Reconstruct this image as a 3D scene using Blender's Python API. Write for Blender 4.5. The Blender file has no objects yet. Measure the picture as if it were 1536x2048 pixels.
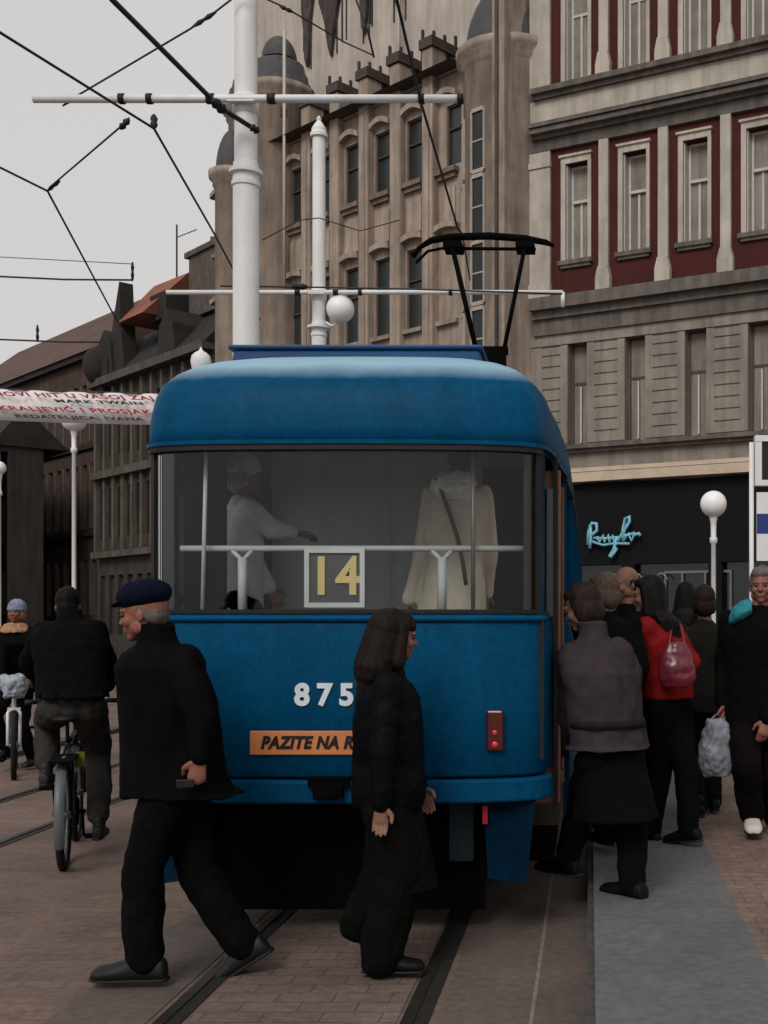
import bpy, bmesh, math, random
from mathutils import Vector, Matrix, noise
R_ = math.radians
sc = bpy.context.scene
col = sc.collection
random.seed(7)
# ------------------------------------------------------------ camera, light
FPX, CX, CY, CH = 2300.0, 1180.0, 1240.0, 1.6     # focal length in photo pixels, view axis, eye height
cam_d = bpy.data.cameras.new('camera'); cam = bpy.data.objects.new('camera', cam_d); col.objects.link(cam)
cam_d.sensor_fit = 'HORIZONTAL'; cam_d.sensor_width = 36
cam_d.lens = 36*FPX/1536
cam_d.shift_x = (768-CX)/1536; cam_d.shift_y = (CY-1024)/1536
cam_d.clip_end = 2000; cam_d.clip_start = .1
cam.location = (0, 0, CH); cam.rotation_euler = (R_(90), 0, 0)
sc.camera = cam
SUN_EL, SUN_AZ = R_(42), R_(197)
w = bpy.data.worlds.new('World'); sc.world = w; w.use_nodes = True
nt = w.node_tree; nt.nodes.clear()
sky = nt.nodes.new('ShaderNodeTexSky'); sky.sky_type = 'NISHITA'; sky.sun_disc = False
sky.sun_elevation = SUN_EL; sky.sun_rotation = SUN_AZ; sky.dust_density = 6
hs = nt.nodes.new('ShaderNodeHueSaturation'); hs.inputs['Saturation'].default_value = .04
mx = nt.nodes.new('ShaderNodeMix'); mx.data_type = 'RGBA'; mx.inputs[0].default_value = .80
mx.inputs[7].default_value = (6.55, 6.45, 6.32, 1)
bg = nt.nodes.new('ShaderNodeBackground'); bg.inputs[1].default_value = .1
wo = nt.nodes.new('ShaderNodeOutputWorld')
nt.links.new(sky.outputs[0], hs.inputs['Color']); nt.links.new(hs.outputs[0], mx.inputs[6])
nt.links.new(mx.outputs[2], bg.inputs[0]); nt.links.new(bg.outputs[0], wo.inputs[0])
sl = bpy.data.lights.new('sun', 'SUN'); sl.energy = 1.5; sl.angle = R_(26); sl.color = (1, .96, .92)
so = bpy.data.objects.new('sun', sl); col.objects.link(so)
so.rotation_euler = (R_(90)-SUN_EL, 0, R_(180)-SUN_AZ)
sc.view_settings.view_transform = 'Standard'; sc.view_settings.look = 'None'
sc.view_settings.exposure = .13; sc.view_settings.gamma = 1
sc.cycles.max_bounces = 8; sc.cycles.transparent_max_bounces = 16

# ------------------------------------------------------------ helpers
def lin(c):
    return tuple(((v/255)/12.92 if v/255 <= .04045 else ((v/255+.055)/1.055)**2.4) for v in c)
MATS = {}
def mat(name, c, rough=.8, ns=4.0, amt=.25, bump=0, bs=30, streak=0, metal=0, spec=.3, c2=None, coat=0):
    """c: sRGB 0-255 base colour of the real surface; noise-mottled between c and c2"""
    if name in MATS: return MATS[name]
    m = bpy.data.materials.new(name); m.use_nodes = True; n = m.node_tree; b = n.nodes['Principled BSDF']
    L = lin(c); L2 = lin(c2) if c2 else tuple(v*(1-amt) for v in L); L1 = L if c2 else tuple(min(1, v*(1+amt*.6)) for v in L)
    tc = n.nodes.new('ShaderNodeTexCoord')
    nz = n.nodes.new('ShaderNodeTexNoise'); nz.inputs['Scale'].default_value = ns; nz.inputs['Detail'].default_value = 8; nz.inputs['Roughness'].default_value = .65
    n.links.new(tc.outputs['Object'], nz.inputs['Vector'])
    rp = n.nodes.new('ShaderNodeValToRGB'); rp.color_ramp.elements[0].position = .32; rp.color_ramp.elements[1].position = .68
    rp.color_ramp.elements[0].color = (*L2, 1); rp.color_ramp.elements[1].color = (*L1, 1)
    n.links.new(nz.outputs['Fac'], rp.inputs[0]); out = rp.outputs[0]
    if streak:
        mp = n.nodes.new('ShaderNodeMapping'); mp.inputs['Scale'].default_value = (3.2, 3.2, .28)
        n2 = n.nodes.new('ShaderNodeTexNoise'); n2.inputs['Scale'].default_value = 1.6; n2.inputs['Detail'].default_value = 6
        n.links.new(tc.outputs['Object'], mp.inputs[0]); n.links.new(mp.outputs[0], n2.inputs['Vector'])
        r2 = n.nodes.new('ShaderNodeValToRGB'); r2.color_ramp.elements[0].position = .38; r2.color_ramp.elements[1].position = .62
        r2.color_ramp.elements[0].color = (1-streak,)*3+(1,); r2.color_ramp.elements[1].color = (1, 1, 1, 1)
        mm = n.nodes.new('ShaderNodeMix'); mm.data_type = 'RGBA'; mm.blend_type = 'MULTIPLY'; mm.inputs[0].default_value = 1
        n.links.new(n2.outputs['Fac'], r2.inputs[0]); n.links.new(out, mm.inputs[6]); n.links.new(r2.outputs[0], mm.inputs[7]); out = mm.outputs[2]
    n.links.new(out, b.inputs['Base Color'])
    b.inputs['Roughness'].default_value = rough; b.inputs['Metallic'].default_value = metal
    b.inputs['Specular IOR Level'].default_value = spec; b.inputs['Coat Weight'].default_value = coat
    b.inputs['Coat Roughness'].default_value = .15
    if bump:
        n3 = n.nodes.new('ShaderNodeTexNoise'); n3.inputs['Scale'].default_value = bs; n3.inputs['Detail'].default_value = 6
        bp = n.nodes.new('ShaderNodeBump'); bp.inputs['Strength'].default_value = bump; bp.inputs['Distance'].default_value = .02
        n.links.new(tc.outputs['Object'], n3.inputs['Vector']); n.links.new(n3.outputs['Fac'], bp.inputs['Height']); n.links.new(bp.outputs[0], b.inputs['Normal'])
    MATS[name] = m; return m
def glass(name, tint=(1, 1, 1), refl=.12):
    if name in MATS: return MATS[name]
    m = bpy.data.materials.new(name); m.use_nodes = True; n = m.node_tree; n.nodes.clear()
    t = n.nodes.new('ShaderNodeBsdfTransparent'); t.inputs[0].default_value = (*tint, 1)
    g = n.nodes.new('ShaderNodeBsdfGlossy'); g.inputs['Roughness'].default_value = .04
    fr = n.nodes.new('ShaderNodeFresnel'); fr.inputs['IOR'].default_value = 1.3
    ad = n.nodes.new('ShaderNodeMath'); ad.operation = 'MULTIPLY'; ad.inputs[1].default_value = refl*10
    x = n.nodes.new('ShaderNodeMixShader'); o = n.nodes.new('ShaderNodeOutputMaterial')
    n.links.new(fr.outputs[0], ad.inputs[0]); n.links.new(ad.outputs[0], x.inputs[0])
    n.links.new(t.outputs[0], x.inputs[1]); n.links.new(g.outputs[0], x.inputs[2]); n.links.new(x.outputs[0], o.inputs[0])
    MATS[name] = m; return m

class MB:
    def __init__(s): s.v = []; s.f = []; s.mi = []; s.cur = 0; s.sm = []
    def add(s, vs, fs, smooth=False):
        b = len(s.v); s.v += [tuple(v) for v in vs]; s.f += [tuple(b+i for i in f) for f in fs]
        s.mi += [s.cur]*len(fs); s.sm += [smooth]*len(fs); return s
    def box(s, x0, x1, y0, y1, z0, z1):
        return s.add([(x0,y0,z0),(x1,y0,z0),(x1,y1,z0),(x0,y1,z0),(x0,y0,z1),(x1,y0,z1),(x1,y1,z1),(x0,y1,z1)],
                     [(3,2,1,0),(4,5,6,7),(0,1,5,4),(1,2,6,5),(2,3,7,6),(3,0,4,7)])
    def prism(s, pts, axis, a, b):
        """2-D outline extruded: axis 'y': pts=(x,z); 'x': pts=(y,z); 'z': pts=(x,y)"""
        n = len(pts)
        def P(p, t): return {'y': (p[0], t, p[1]), 'x': (t, p[0], p[1]), 'z': (p[0], p[1], t)}[axis]
        return s.add([P(p, a) for p in pts]+[P(p, b) for p in pts],
                     [tuple(range(n))[::-1], tuple(range(n, 2*n))]+[(i, (i+1) % n, n+(i+1) % n, n+i) for i in range(n)])
    def tube(s, pts, r, seg=8, cap=True, rs=None):
        pts = [Vector(p) for p in pts]; n = len(pts); vs = []; fs = []
        d = (pts[1]-pts[0]).normalized(); u = d.orthogonal().normalized()
        for i, p in enumerate(pts):
            if i == 0: t = pts[1]-p
            elif i == n-1: t = p-pts[i-1]
            else: t = (pts[i+1]-p).normalized()+(p-pts[i-1]).normalized()
            t = t.normalized() if t.length > 1e-6 else d
            u = (u-t*u.dot(t)); u = u.normalized() if u.length > 1e-6 else t.orthogonal().normalized(); v = t.cross(u)
            rr = rs[i] if rs else r
            for k in range(seg):
                a = 2*math.pi*k/seg; vs.append(p+(u*math.cos(a)+v*math.sin(a))*rr)
        for i in range(n-1):
            for k in range(seg):
                a = i*seg+k; b = i*seg+(k+1) % seg; fs.append((a, b, b+seg, a+seg))
        if cap: fs += [tuple(range(seg))[::-1], tuple(range((n-1)*seg, n*seg))]
        return s.add(vs, fs, seg > 5)
    def lathe(s, prof, c=(0, 0, 0), seg=24, a0=0, a1=360, smooth=True):
        full = abs(a1-a0) >= 360; m = seg if full else seg+1; vs = []; fs = []
        for r, z in prof:
            for k in range(m):
                a = R_(a0+(a1-a0)*k/seg); vs.append((c[0]+r*math.cos(a), c[1]+r*math.sin(a), c[2]+z))
        for i in range(len(prof)-1):
            for k in range(seg if full else seg):
                a = i*m+k; b = i*m+(k+1) % m; fs.append((a, b, b+m, a+m))
        return s.add(vs, fs, smooth)
    def ball(s, c, r, seg=16, rings=10, M=None):
        if not hasattr(r, '__len__'): r = (r, r, r)
        vs = []; fs = []
        for i in range(rings+1):
            t = math.pi*i/rings
            for k in range(seg):
                a = 2*math.pi*k/seg; p = Vector((r[0]*math.sin(t)*math.cos(a), r[1]*math.sin(t)*math.sin(a), r[2]*math.cos(t)))
                vs.append(Vector(c)+(M @ p if M else p))
        for i in range(rings):
            for k in range(seg):
                a = i*seg+k; b = i*seg+(k+1) % seg; fs.append((a, a+seg, b+seg, b))
        return s.add(vs, fs, True)
    def build(s, name, m, parent=None, loc=None, rz=0, bevel=0):
        me = bpy.data.meshes.new(name); me.from_pydata(s.v, [], s.f)
        for x in (m if isinstance(m, (list, tuple)) else [m]): me.materials.append(x)
        me.polygons.foreach_set('material_index', s.mi); me.polygons.foreach_set('use_smooth', s.sm)
        bm = bmesh.new(); bm.from_mesh(me); bmesh.ops.remove_doubles(bm, verts=bm.verts, dist=1e-5) if any(s.sm) else None
        bmesh.ops.recalc_face_normals(bm, faces=bm.faces); bm.to_mesh(me); bm.free()
        o = bpy.data.objects.new(name, me); col.objects.link(o)
        if parent: o.parent = parent
        if loc: o.location = loc
        if rz: o.rotation_euler.z = rz
        if bevel:
            bv = o.modifiers.new('bevel', 'BEVEL'); bv.width = bevel; bv.segments = 2; bv.limit_method = 'ANGLE'
        return o
def tag(o, label=None, cat=None, group=None, kind=None):
    if label: o['label'] = label
    if cat: o['category'] = cat
    if group: o['group'] = group
    if kind: o['kind'] = kind
    return o
def empty(name, loc=(0, 0, 0), rz=0):
    o = bpy.data.objects.new(name, None); col.objects.link(o); o.location = loc; o.rotation_euler.z = rz; o.empty_display_size = .2
    return o
def kids(o): return [c for c in bpy.data.objects if c.parent == o]
def copy_tree(o, parent=None):
    c = o.copy(); col.objects.link(c); c.parent = parent
    for ch in kids(o): copy_tree(ch, c)
    return c
def pt(px, py, Y): return Vector(((px-CX)*Y/FPX, Y, CH+(CY-py)*Y/FPX))
def text_mesh(name, s, size, m, parent, M, ext=.004, off=0, align='CENTER', shear=0, sx=1, sp=1):
    cu = bpy.data.curves.new(name, 'FONT'); cu.body = s; cu.size = size; cu.extrude = ext; cu.offset = off
    cu.align_x = align; cu.align_y = 'CENTER'; cu.shear = shear; cu.space_character = sp
    t = bpy.data.objects.new('tmp', cu); col.objects.link(t)
    me = bpy.data.meshes.new_from_object(t.evaluated_get(bpy.context.evaluated_depsgraph_get()))
    bpy.data.objects.remove(t); me.materials.clear(); me.materials.append(m)
    me.transform(Matrix.Diagonal((sx, 1, 1, 1))); me.transform(M)
    o = bpy.data.objects.new(name, me); col.objects.link(o)
    if parent: o.parent = parent
    return o
def txtM(x, y, z):    # text standing upright, readable from -y
    return Matrix.Translation((x, y, z)) @ Matrix.Rotation(R_(90), 4, 'X')

# ------------------------------------------------------------ materials
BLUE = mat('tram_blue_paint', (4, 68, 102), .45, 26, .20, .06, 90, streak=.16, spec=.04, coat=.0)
# sky sheen painted on the roof crown: a paler blue above about 2.9 m
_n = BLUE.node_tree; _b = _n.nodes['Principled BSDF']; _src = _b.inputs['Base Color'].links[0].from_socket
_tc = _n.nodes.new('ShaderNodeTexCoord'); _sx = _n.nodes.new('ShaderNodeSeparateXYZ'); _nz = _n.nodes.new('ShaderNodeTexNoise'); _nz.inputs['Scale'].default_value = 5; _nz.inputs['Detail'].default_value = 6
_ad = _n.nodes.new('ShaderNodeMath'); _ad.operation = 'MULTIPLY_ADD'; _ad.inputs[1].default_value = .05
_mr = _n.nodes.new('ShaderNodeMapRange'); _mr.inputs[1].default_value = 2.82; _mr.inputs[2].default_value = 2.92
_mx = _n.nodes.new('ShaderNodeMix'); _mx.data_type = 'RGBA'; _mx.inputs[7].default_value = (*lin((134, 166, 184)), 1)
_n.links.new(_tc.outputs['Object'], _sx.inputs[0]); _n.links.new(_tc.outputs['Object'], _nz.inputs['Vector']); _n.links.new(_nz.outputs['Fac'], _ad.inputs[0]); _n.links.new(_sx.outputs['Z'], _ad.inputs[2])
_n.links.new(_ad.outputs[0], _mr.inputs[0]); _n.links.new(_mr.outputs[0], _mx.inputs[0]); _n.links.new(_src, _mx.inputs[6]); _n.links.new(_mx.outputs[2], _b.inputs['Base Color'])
BLUE_D = mat('tram_blue_roof_box', (14, 62, 104), .5, 3, .2, .05, 60)
BLACK = mat('black_rubber', (22, 22, 22), .6, 8, .3)
DARKM = mat('dark_underframe', (8, 8, 8), .9, 9, .4, .2, 40, spec=.05)
WHITE_P = mat('white_pole_paint', (214, 213, 212), .45, 5, .07, .03, 50, streak=.08)
WHITE_R = mat('white_handrail', (190, 190, 188), .4, 9, .1)
DARKW = mat('dark_wire', (40, 38, 38), .6, 9, .2)

# ------------------------------------------------------------ ground
def pave_mat(name, c1, c2, mort, bw, bh, rz=0.0, mottle=.35):
    m = bpy.data.materials.new(name); m.use_nodes = True; n = m.node_tree; b = n.nodes['Principled BSDF']
    tc = n.nodes.new('ShaderNodeTexCoord'); mp = n.nodes.new('ShaderNodeMapping'); mp.inputs['Rotation'].default_value[2] = rz
    br = n.nodes.new('ShaderNodeTexBrick'); br.inputs['Scale'].default_value = 1; br.inputs['Brick Width'].default_value = bw; br.inputs['Row Height'].default_value = bh
    br.inputs['Mortar Size'].default_value = .005; br.inputs['Mortar Smooth'].default_value = .4
    br.inputs['Color1'].default_value = (*lin(c1), 1); br.inputs['Color2'].default_value = (*lin(c2), 1); br.inputs['Mortar'].default_value = (*lin(mort), 1)
    n.links.new(tc.outputs['Object'], mp.inputs[0]); n.links.new(mp.outputs[0], br.inputs['Vector'])
    nz = n.nodes.new('ShaderNodeTexNoise'); nz.inputs['Scale'].default_value = .9; nz.inputs['Detail'].default_value = 9; nz.inputs['Roughness'].default_value = .7
    n.links.new(tc.outputs['Object'], nz.inputs['Vector'])
    rp = n.nodes.new('ShaderNodeValToRGB'); rp.color_ramp.elements[0].position = .35; rp.color_ramp.elements[1].position = .65
    rp.color_ramp.elements[0].color = (1-mottle, 1-mottle, 1-mottle, 1); rp.color_ramp.elements[1].color = (1.1, 1.08, 1.05, 1)
    mm = n.nodes.new('ShaderNodeMix'); mm.data_type = 'RGBA'; mm.blend_type = 'MULTIPLY'; mm.inputs[0].default_value = 1
    n.links.new(nz.outputs['Fac'], rp.inputs[0]); n.links.new(br.outputs['Color'], mm.inputs[6]); n.links.new(rp.outputs[0], mm.inputs[7])
    n3 = n.nodes.new('ShaderNodeTexNoise'); n3.inputs['Scale'].default_value = 22; n3.inputs['Detail'].default_value = 5
    n.links.new(tc.outputs['Object'], n3.inputs['Vector'])
    r3 = n.nodes.new('ShaderNodeValToRGB'); r3.color_ramp.elements[0].position = .3; r3.color_ramp.elements[1].position = .7
    r3.color_ramp.elements[0].color = (.78, .78, .78, 1); r3.color_ramp.elements[1].color = (1.12, 1.1, 1.08, 1)
    m2 = n.nodes.new('ShaderNodeMix'); m2.data_type = 'RGBA'; m2.blend_type = 'MULTIPLY'; m2.inputs[0].default_value = 1
    n.links.new(n3.outputs['Fac'], r3.inputs[0]); n.links.new(mm.outputs[2], m2.inputs[6]); n.links.new(r3.outputs[0], m2.inputs[7])
    n.links.new(m2.outputs[2], b.inputs['Base Color']); b.inputs['Roughness'].default_value = .75; b.inputs['Specular IOR Level'].default_value = .25
    bp = n.nodes.new('ShaderNodeBump'); bp.inputs['Strength'].default_value = .4; bp.inputs['Distance'].default_value = .01
    n.links.new(n3.outputs['Fac'], bp.inputs['Height']); n.links.new(bp.outputs[0], b.inputs['Normal'])
    return m
PAVE = pave_mat('paving_red_brown', (116, 97, 90), (106, 89, 84), (94, 82, 76), .2, .1)
PAVE_T = pave_mat('paving_between_rails', (118, 101, 95), (106, 92, 87), (82, 74, 70), .24, .12)
PAVE_R = pave_mat('paving_platform', (128, 108, 100), (118, 98, 92), (90, 80, 75), .2, .1)
SLAB = pave_mat('concrete_slab', (98, 88, 83), (91, 82, 78), (64, 58, 55), 1.6, 3.1, 0, .25)
GRAN = pave_mat('platform_granite', (98, 99, 101), (95, 96, 98), (92, 93, 95), 5.1, 5.3, 0, .22)
KERB = mat('kerb_face', (74, 72, 70), .8, 6, .35, .3, 30)
BITU = mat('rail_bitumen', (34, 33, 32), .7, 9, .3, .3, 50)
STEEL = mat('rail_steel', (66, 62, 58), .35, 7, .3, metal=.6)
g = MB(); g.add([(-400, -30, 0), (.02, -30, 0), (.02, 900, 0), (-400, 900, 0)], [(0, 1, 2, 3)]); tag(g.build('ground', PAVE), kind='structure')
g = MB(); g.add([(.70, -30, .15), (400, -30, .15), (400, 900, .15), (.70, 900, .15)], [(0, 1, 2, 3)]); tag(g.build('pavement', PAVE_R), kind='structure')
g = MB(); g.box(.02, .74, -30, 120, -.05, .153); tag(g.build('platform_kerb', GRAN), kind='structure')
g = MB(); g.box(-.012, .02, -30, 120, -.05, .12); tag(g.build('kerb', KERB), kind='structure')
TR = (-1.677, -.697)
g = MB()
for x0, x1 in ((-2.17, -1.76), (-.61, -.245), (-.225, -.013)): g.add([(x0, -10, .004), (x1, -10, .004), (x1, 90, .004), (x0, 90, .004)], [(0, 1, 2, 3)])
tag(g.build('track_slabs', SLAB), kind='structure')
g = MB(); g.add([(-1.60, -10, .004), (-.77, -10, .004), (-.77, 90, .004), (-1.60, 90, .004)], [(0, 1, 2, 3)]); tag(g.build('track_paving', PAVE_T), kind='structure')
for nm, xs in (('near', TR), ('far', (-5.2, -4.2))):
    g = MB(); h = MB()
    for x in xs:
        g.box(x-.056, x+.056, -10, 90, -.02, .005); h.box(x-.048, x-.002, -10, 90, -.02, .012)
    b = tag(g.build('rail_bed', BITU), kind='structure'); s_ = tag(h.build('rails', STEEL), kind='structure')
SEAM = mat('mortar_seam', (120, 106, 96), .9, 20, .3)
g = MB(); g.add([(-.244, -10, .003), (-.226, -10, .003), (-.226, 90, .003), (-.244, 90, .003)], [(0, 1, 2, 3)]); tag(g.build('slab_joint', SEAM), kind='structure')
g = MB(); g.box(-6.9, -6.7, -10, 90, -.02, .06); tag(g.build('kerb_line', KERB), kind='structure')

# ------------------------------------------------------------ tram
TX, TY = -1.232, 5.62            # centre line, rear face
LEN = 14.0
tram = tag(empty('tram', (TX, TY, 0)), 'blue tram seen from behind with rear window and number plate 14', 'tram')
RP = [(1.008*a_, b_) for a_, b_ in [(0, 0), (.25, .003), (.5, .013), (.7, .032), (.84, .065), (.915, .10), (.955, .135), (.985, .18), (1.005, .25), (1.02, .38), (1.035, .55)]]
side = [(1.06, .95), (1.085, 1.30), (1.10, 1.7), (1.11, 2.2)]
ys = [2.2+(LEN-4.4)*k/10 for k in range(1, 10)]
half = RP+side+[(1.11, y) for y in ys]+[(x, LEN-y) for x, y in reversed(side)]+[(x, LEN-y) for x, y in reversed(RP)]
outl = half+[(-x, y) for x, y in reversed(half[1:-1])]
NS = len(outl)
ZROW = [.82, .84, 1.22, 1.56, 1.60, 1.645, 2.46, 2.475]
INS = {.82: .02, .84: 0, 1.22: 0, 1.56: .004, 1.60: .012, 1.645: .035, 2.46: .03, 2.475: .005}
ROOF = [(k_, 2.475+(z_-2.475)*1.30) for k_, z_ in [(.998, 2.53), (.99, 2.60), (.975, 2.665), (.95, 2.72), (.905, 2.765), (.845, 2.805), (.765, 2.84), (.65, 2.875), (.52, 2.90), (.3, 2.925), (.02, 2.935)]]
def spine(y): return min(max(y, 1.35), LEN-1.35)
verts = []; rows = 0
def inset(i, d):
    x, y = outl[i]; x0, y0 = outl[i-1]; x1, y1 = outl[(i+1) % NS]; t = Vector((x1-x0, y1-y0)).normalized(); n = Vector((t.y, -t.x))
    return x-n.x*d, y-n.y*d
for z in ZROW:
    for i in range(NS):
        x, y = inset(i, INS[z]); verts.append((x, y, z))
for k, z in ROOF:
    for i in range(NS):
        x, y = outl[i]; c = spine(y); verts.append((x*k, c+(y-c)*k, z))
NR = len(ZROW)+len(ROOF)
IW = 7           # rear window runs to outline index 6 (x=.955)
nh = len(half)
def is_win(i):   # outline segment i..i+1 glazed?
    if i < nh-1:
        a, b = half[i], half[i+1]
    else:
        j = NS-i; b_ = half[j % NS] if j < nh else None; a = half[min(j, nh-1)]; b = half[j-1]
        a, b = b, a
    y = (a[1]+b[1])/2
    if y < .2 or y > LEN-.2:
        return max(abs(a[0]), abs(b[0])) <= .9935
    if y < .3 or y > LEN-.3 or y < .42: return False
    return True
fs = []; sm = []
GL = [i for i in range(NS) if is_win(i)]
for r in range(NR-1):
    for i in range(NS):
        if r == 5 and i in GL: continue
        # open rear door on the right side
        if r in (0, 1, 2, 3, 4, 5) and i < nh-1 and half[i][1] >= .5 and half[i+1][1] <= 1.35: continue
        a = r*NS+i; b = r*NS+(i+1) % NS; fs.append((a, b, b+NS, a+NS))
fs.append(tuple((NR-1)*NS+i for i in range(NS)))
g = MB(); g.add(verts, fs, True)
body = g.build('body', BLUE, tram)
md = body.modifiers.new('solid', 'SOLIDIFY'); md.thickness = .03; md.offset = -1
# gutters, window rubber
def band(pts, w0, w1, z0, z1, closed=False):
    """vertical ribbon with thickness following plan points"""
    vs = []; n = len(pts)
    for i, (x, y) in enumerate(pts):
        x0, y0 = pts[max(0, i-1)]; x1, y1 = pts[min(n-1, i+1)]; t = Vector((x1-x0, y1-y0)); t = t.normalized(); nn = Vector((t.y, -t.x))
        for d, z in ((w0, z0), (w1, z0), (w1, z1), (w0, z1)): vs.append((x+nn.x*d, y+nn.y*d, z))
    f = []
    for i in range(n-1):
        for k in range(4):
            a = i*4+k; b = i*4+(k+1) % 4; f.append((a, a+4, b+4, b))
    f += [(0, 1, 2, 3), tuple(4*(n-1)+k for k in (3, 2, 1, 0))]
    return vs, f
rear = [(-x, y) for x, y in reversed(RP[1:IW+1])]+RP[:IW+1]
rb = MB()
for z0, z1, d in ((2.435, 2.478, .004), (1.632, 1.652, -.02)):
    rb.add(*band(rear, -.05, d, z0, z1))
for sx in (1, -1): 
    x, y = RP[IW]; rb.add(*band([(sx*(x-.022), y-.022), (sx*(x+.004), y+.006)][::sx], -.045, -.012, 1.652, 2.435))
wf = rb.build('window_frame', BLACK, tram)
g = MB(); g.add(*band(rear, -.036, -.030, 1.64, 2.46)); g.build('rear_window', glass('tram_glass', (.95, .97, .97), .10), tram)
# eyebrow gutter
gut = MB(); gut.add(*band(half[:20], -.01, .012, 2.462, 2.482)); gut.add(*band([(-x, y) for x, y in reversed(half[:20])], -.01, .012, 2.462, 2.482)); gut.build('rain_gutter', BLUE, tram)
# window ledge highlight: a rolled steel sill
led = MB()
ext = [(-x, y) for x, y in reversed(RP[1:IW+2])]+RP[:IW+2]
led.tube([(x*1.0, y+.004, 1.606) for x, y in ext], .016, 8); led.build('window_sill', BLUE, tram)
# side windows (glass + pillars) for both sides
for sx in (1, -1):
    pts = [(x, y) for x, y in half if .35 < y < LEN-.3]
    if sx == 1: pts_g = [p for p in pts if p[1] >= 1.29]
    else: pts_g = pts
    P = [(sx*x, y) for x, y in pts_g]
    if sx == -1: P = P[::-1]
    g = MB(); g.add(*band(P, -.03, -.024, 1.64, 2.46)); g.build('side_window', MATS['tram_glass'], tram)
    y = 1.36 if sx == 1 else .55
    pm = MB()
    while y < LEN-.4:
        x = 1.11 if 2.2 < y < LEN-2.2 else (1.04 if y < 1 else 1.08)
        pm = MB(); pm.box(sx*x-.03 if sx == 1 else -x-.006, sx*x+.006 if sx == 1 else -x+.03, y-.045, y+.045, 1.56, 2.47); y += .92
        pm.build('window_pillar', BLUE, tram)
    rubb = MB(); rubb.add(*band(P, -.02, .008, 1.628, 1.65)); rubb.add(*band(P, -.02, .010, 2.43, 2.46)); rubb.build('window_rubber', BLACK, tram)
# open rear door: brown edged leaves folded against the opening
BROWN = mat('door_leaf_brown', (122, 80, 56), .5, 6, .2, .05, 40)
for y0, y1 in ((.53, .57), (1.29, 1.33)):
    lm = MB(); lm.box(.93, 1.075, y0, y1, .62, 2.40); lf = lm.build('door_leaf', BROWN, tram, bevel=.006)
    gm = MB(); gm.box(.945, 1.06, y0-.006, y1+.006, 1.2, 2.3); gm.build('door_glass', mat('dark_glass', (22, 26, 28), .08, 3, .2, spec=.6), lf)
dm = MB(); dm.box(1.035, 1.06, .50, .535, .6, 2.47); dm.build('door_post', BLACK, tram)
st = MB(); st.box(.55, 1.04, .5, 1.33, .32, .36); st.box(.55, .58, .5, 1.33, .36, .62); st.box(.35, .8, .5, 1.33, .60, .64); st.build('door_step', DARKM, tram)
# roof box
rbx = MB()
rbx.prism([(-.80, 2.80), (.70, 2.80), (.61, 3.11), (-.76, 3.11)], 'y', .80, 4.6)
rbx.prism([(-.79, 3.11), (.64, 3.11), (.63, 3.135), (-.78, 3.135)], 'y', .78, 4.65)
rbx.build('roof_box', BLUE_D, tram, bevel=.02)
# floor, bulkheads, ceiling of the saloon
FLR = mat('tram_floor', (50, 48, 46), .7, 6, .3); INT_D = mat('tram_interior_dark', (20, 20, 20), .7, 4, .3); INT_G = mat('tram_partition_grey', (182, 186, 188), .55, 1.6, .14, streak=.12)
fl = MB(); fl.prism([(.95, .14), (.98, .5), (.40, .5), (.40, 1.35), (1.04, 1.35), (1.04, LEN-.6), (.8, LEN-.1), (-.8, LEN-.1), (-1.04, LEN-.6), (-1.04, 1.3), (-.95, .14)], 'z', .84, .90); fl.build('floor', FLR, tram)
cl = MB(); cl.box(-.9, .9, .55, LEN-.55, 2.74, 2.76); cl.build('ceiling', mat('tram_ceiling', (150, 150, 146), .6, 3, .1), tram)
pb = MB(); pb.box(-.94, .53, 2.2, 2.23, .9, 2.73); pb.box(-.14, -.125, 2.188, 2.2, .9, 2.73); pb.build('partition', INT_G, tram)
pb = MB(); pb.box(-1.0, -.775, .7, .74, .9, 2.6); pb.box(.53, 1.07, 1.9, 1.94, .9, 2.6); pb.box(-1.03, -.93, 2.12, 2.195, .9, 2.5); pb.build('cabinet', INT_D, tram)
pb = MB(); pb.box(-1.0, 1.0, .16, .19, .9, 1.60); pb.build('inner_wall', INT_D, tram)
# handrails behind the window
hr = MB(); hr.tube([(-.86, .26, 1.965), (.90, .26, 1.965)], .016, 8); hr.build('handrail', WHITE_R, tram)
for x in (-.545, .475):
    hp = MB(); hp.tube([(x, .26, 1.92), (x, .26, 1.60)], .024, 8); hp.tube([(x-.05, .26, 1.955), (x, .26, 1.90), (x+.05, .26, 1.955)], .014, 6); hp.build('handrail_post', WHITE_R, tram)
for x, xx, m_ in ((-.71, -.73, WHITE_R), (.64, .64, mat('grey_rod', (120, 116, 114), .4, 6, .1, metal=.3))):
    hp = MB(); hp.tube([(x, .20, 2.45), (xx, .20, 1.62)], .011, 8); hp.build('window_rod', m_, tram)
dv = MB(); dv.box(.895, .93, .19, .24, 1.62, 2.45); dv.build('curtain', mat('brown_curtain', (70, 58, 54), .9, 12, .4), tram)
# number plate 14
s0 = 411.
def lx(px): return (px-CX)*5.78/FPX-TX
def lz(py): return CH+(CY-py)*5.78/FPX
np_ = MB(); np_.box(lx(612), lx(732), .135, .15, lz(1215), lz(1097)); plate = np_.build('number_plate', mat('plate_grey', (84, 84, 84), .6, 3, .1), tram)
fr_ = MB(); a, b, c, d = lx(612), lx(732), lz(1215), lz(1097); t = .024
for q in ((a, b, c, c+t), (a, b, d-t, d), (a, a+t, c+t, d-t), (b-t, b, c+t, d-t)): fr_.box(q[0], q[1], .122, .134, q[2], q[3])
fr_.build('plate_frame', WHITE_P, plate)
YEL = mat('plate_digit_yellow', (226, 200, 138), .6, 5, .06)
text_mesh('digits', '14', .265, YEL, plate, txtM(lx(672), .13, lz(1156)), off=.006, sp=1.1, sx=.92)
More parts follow.
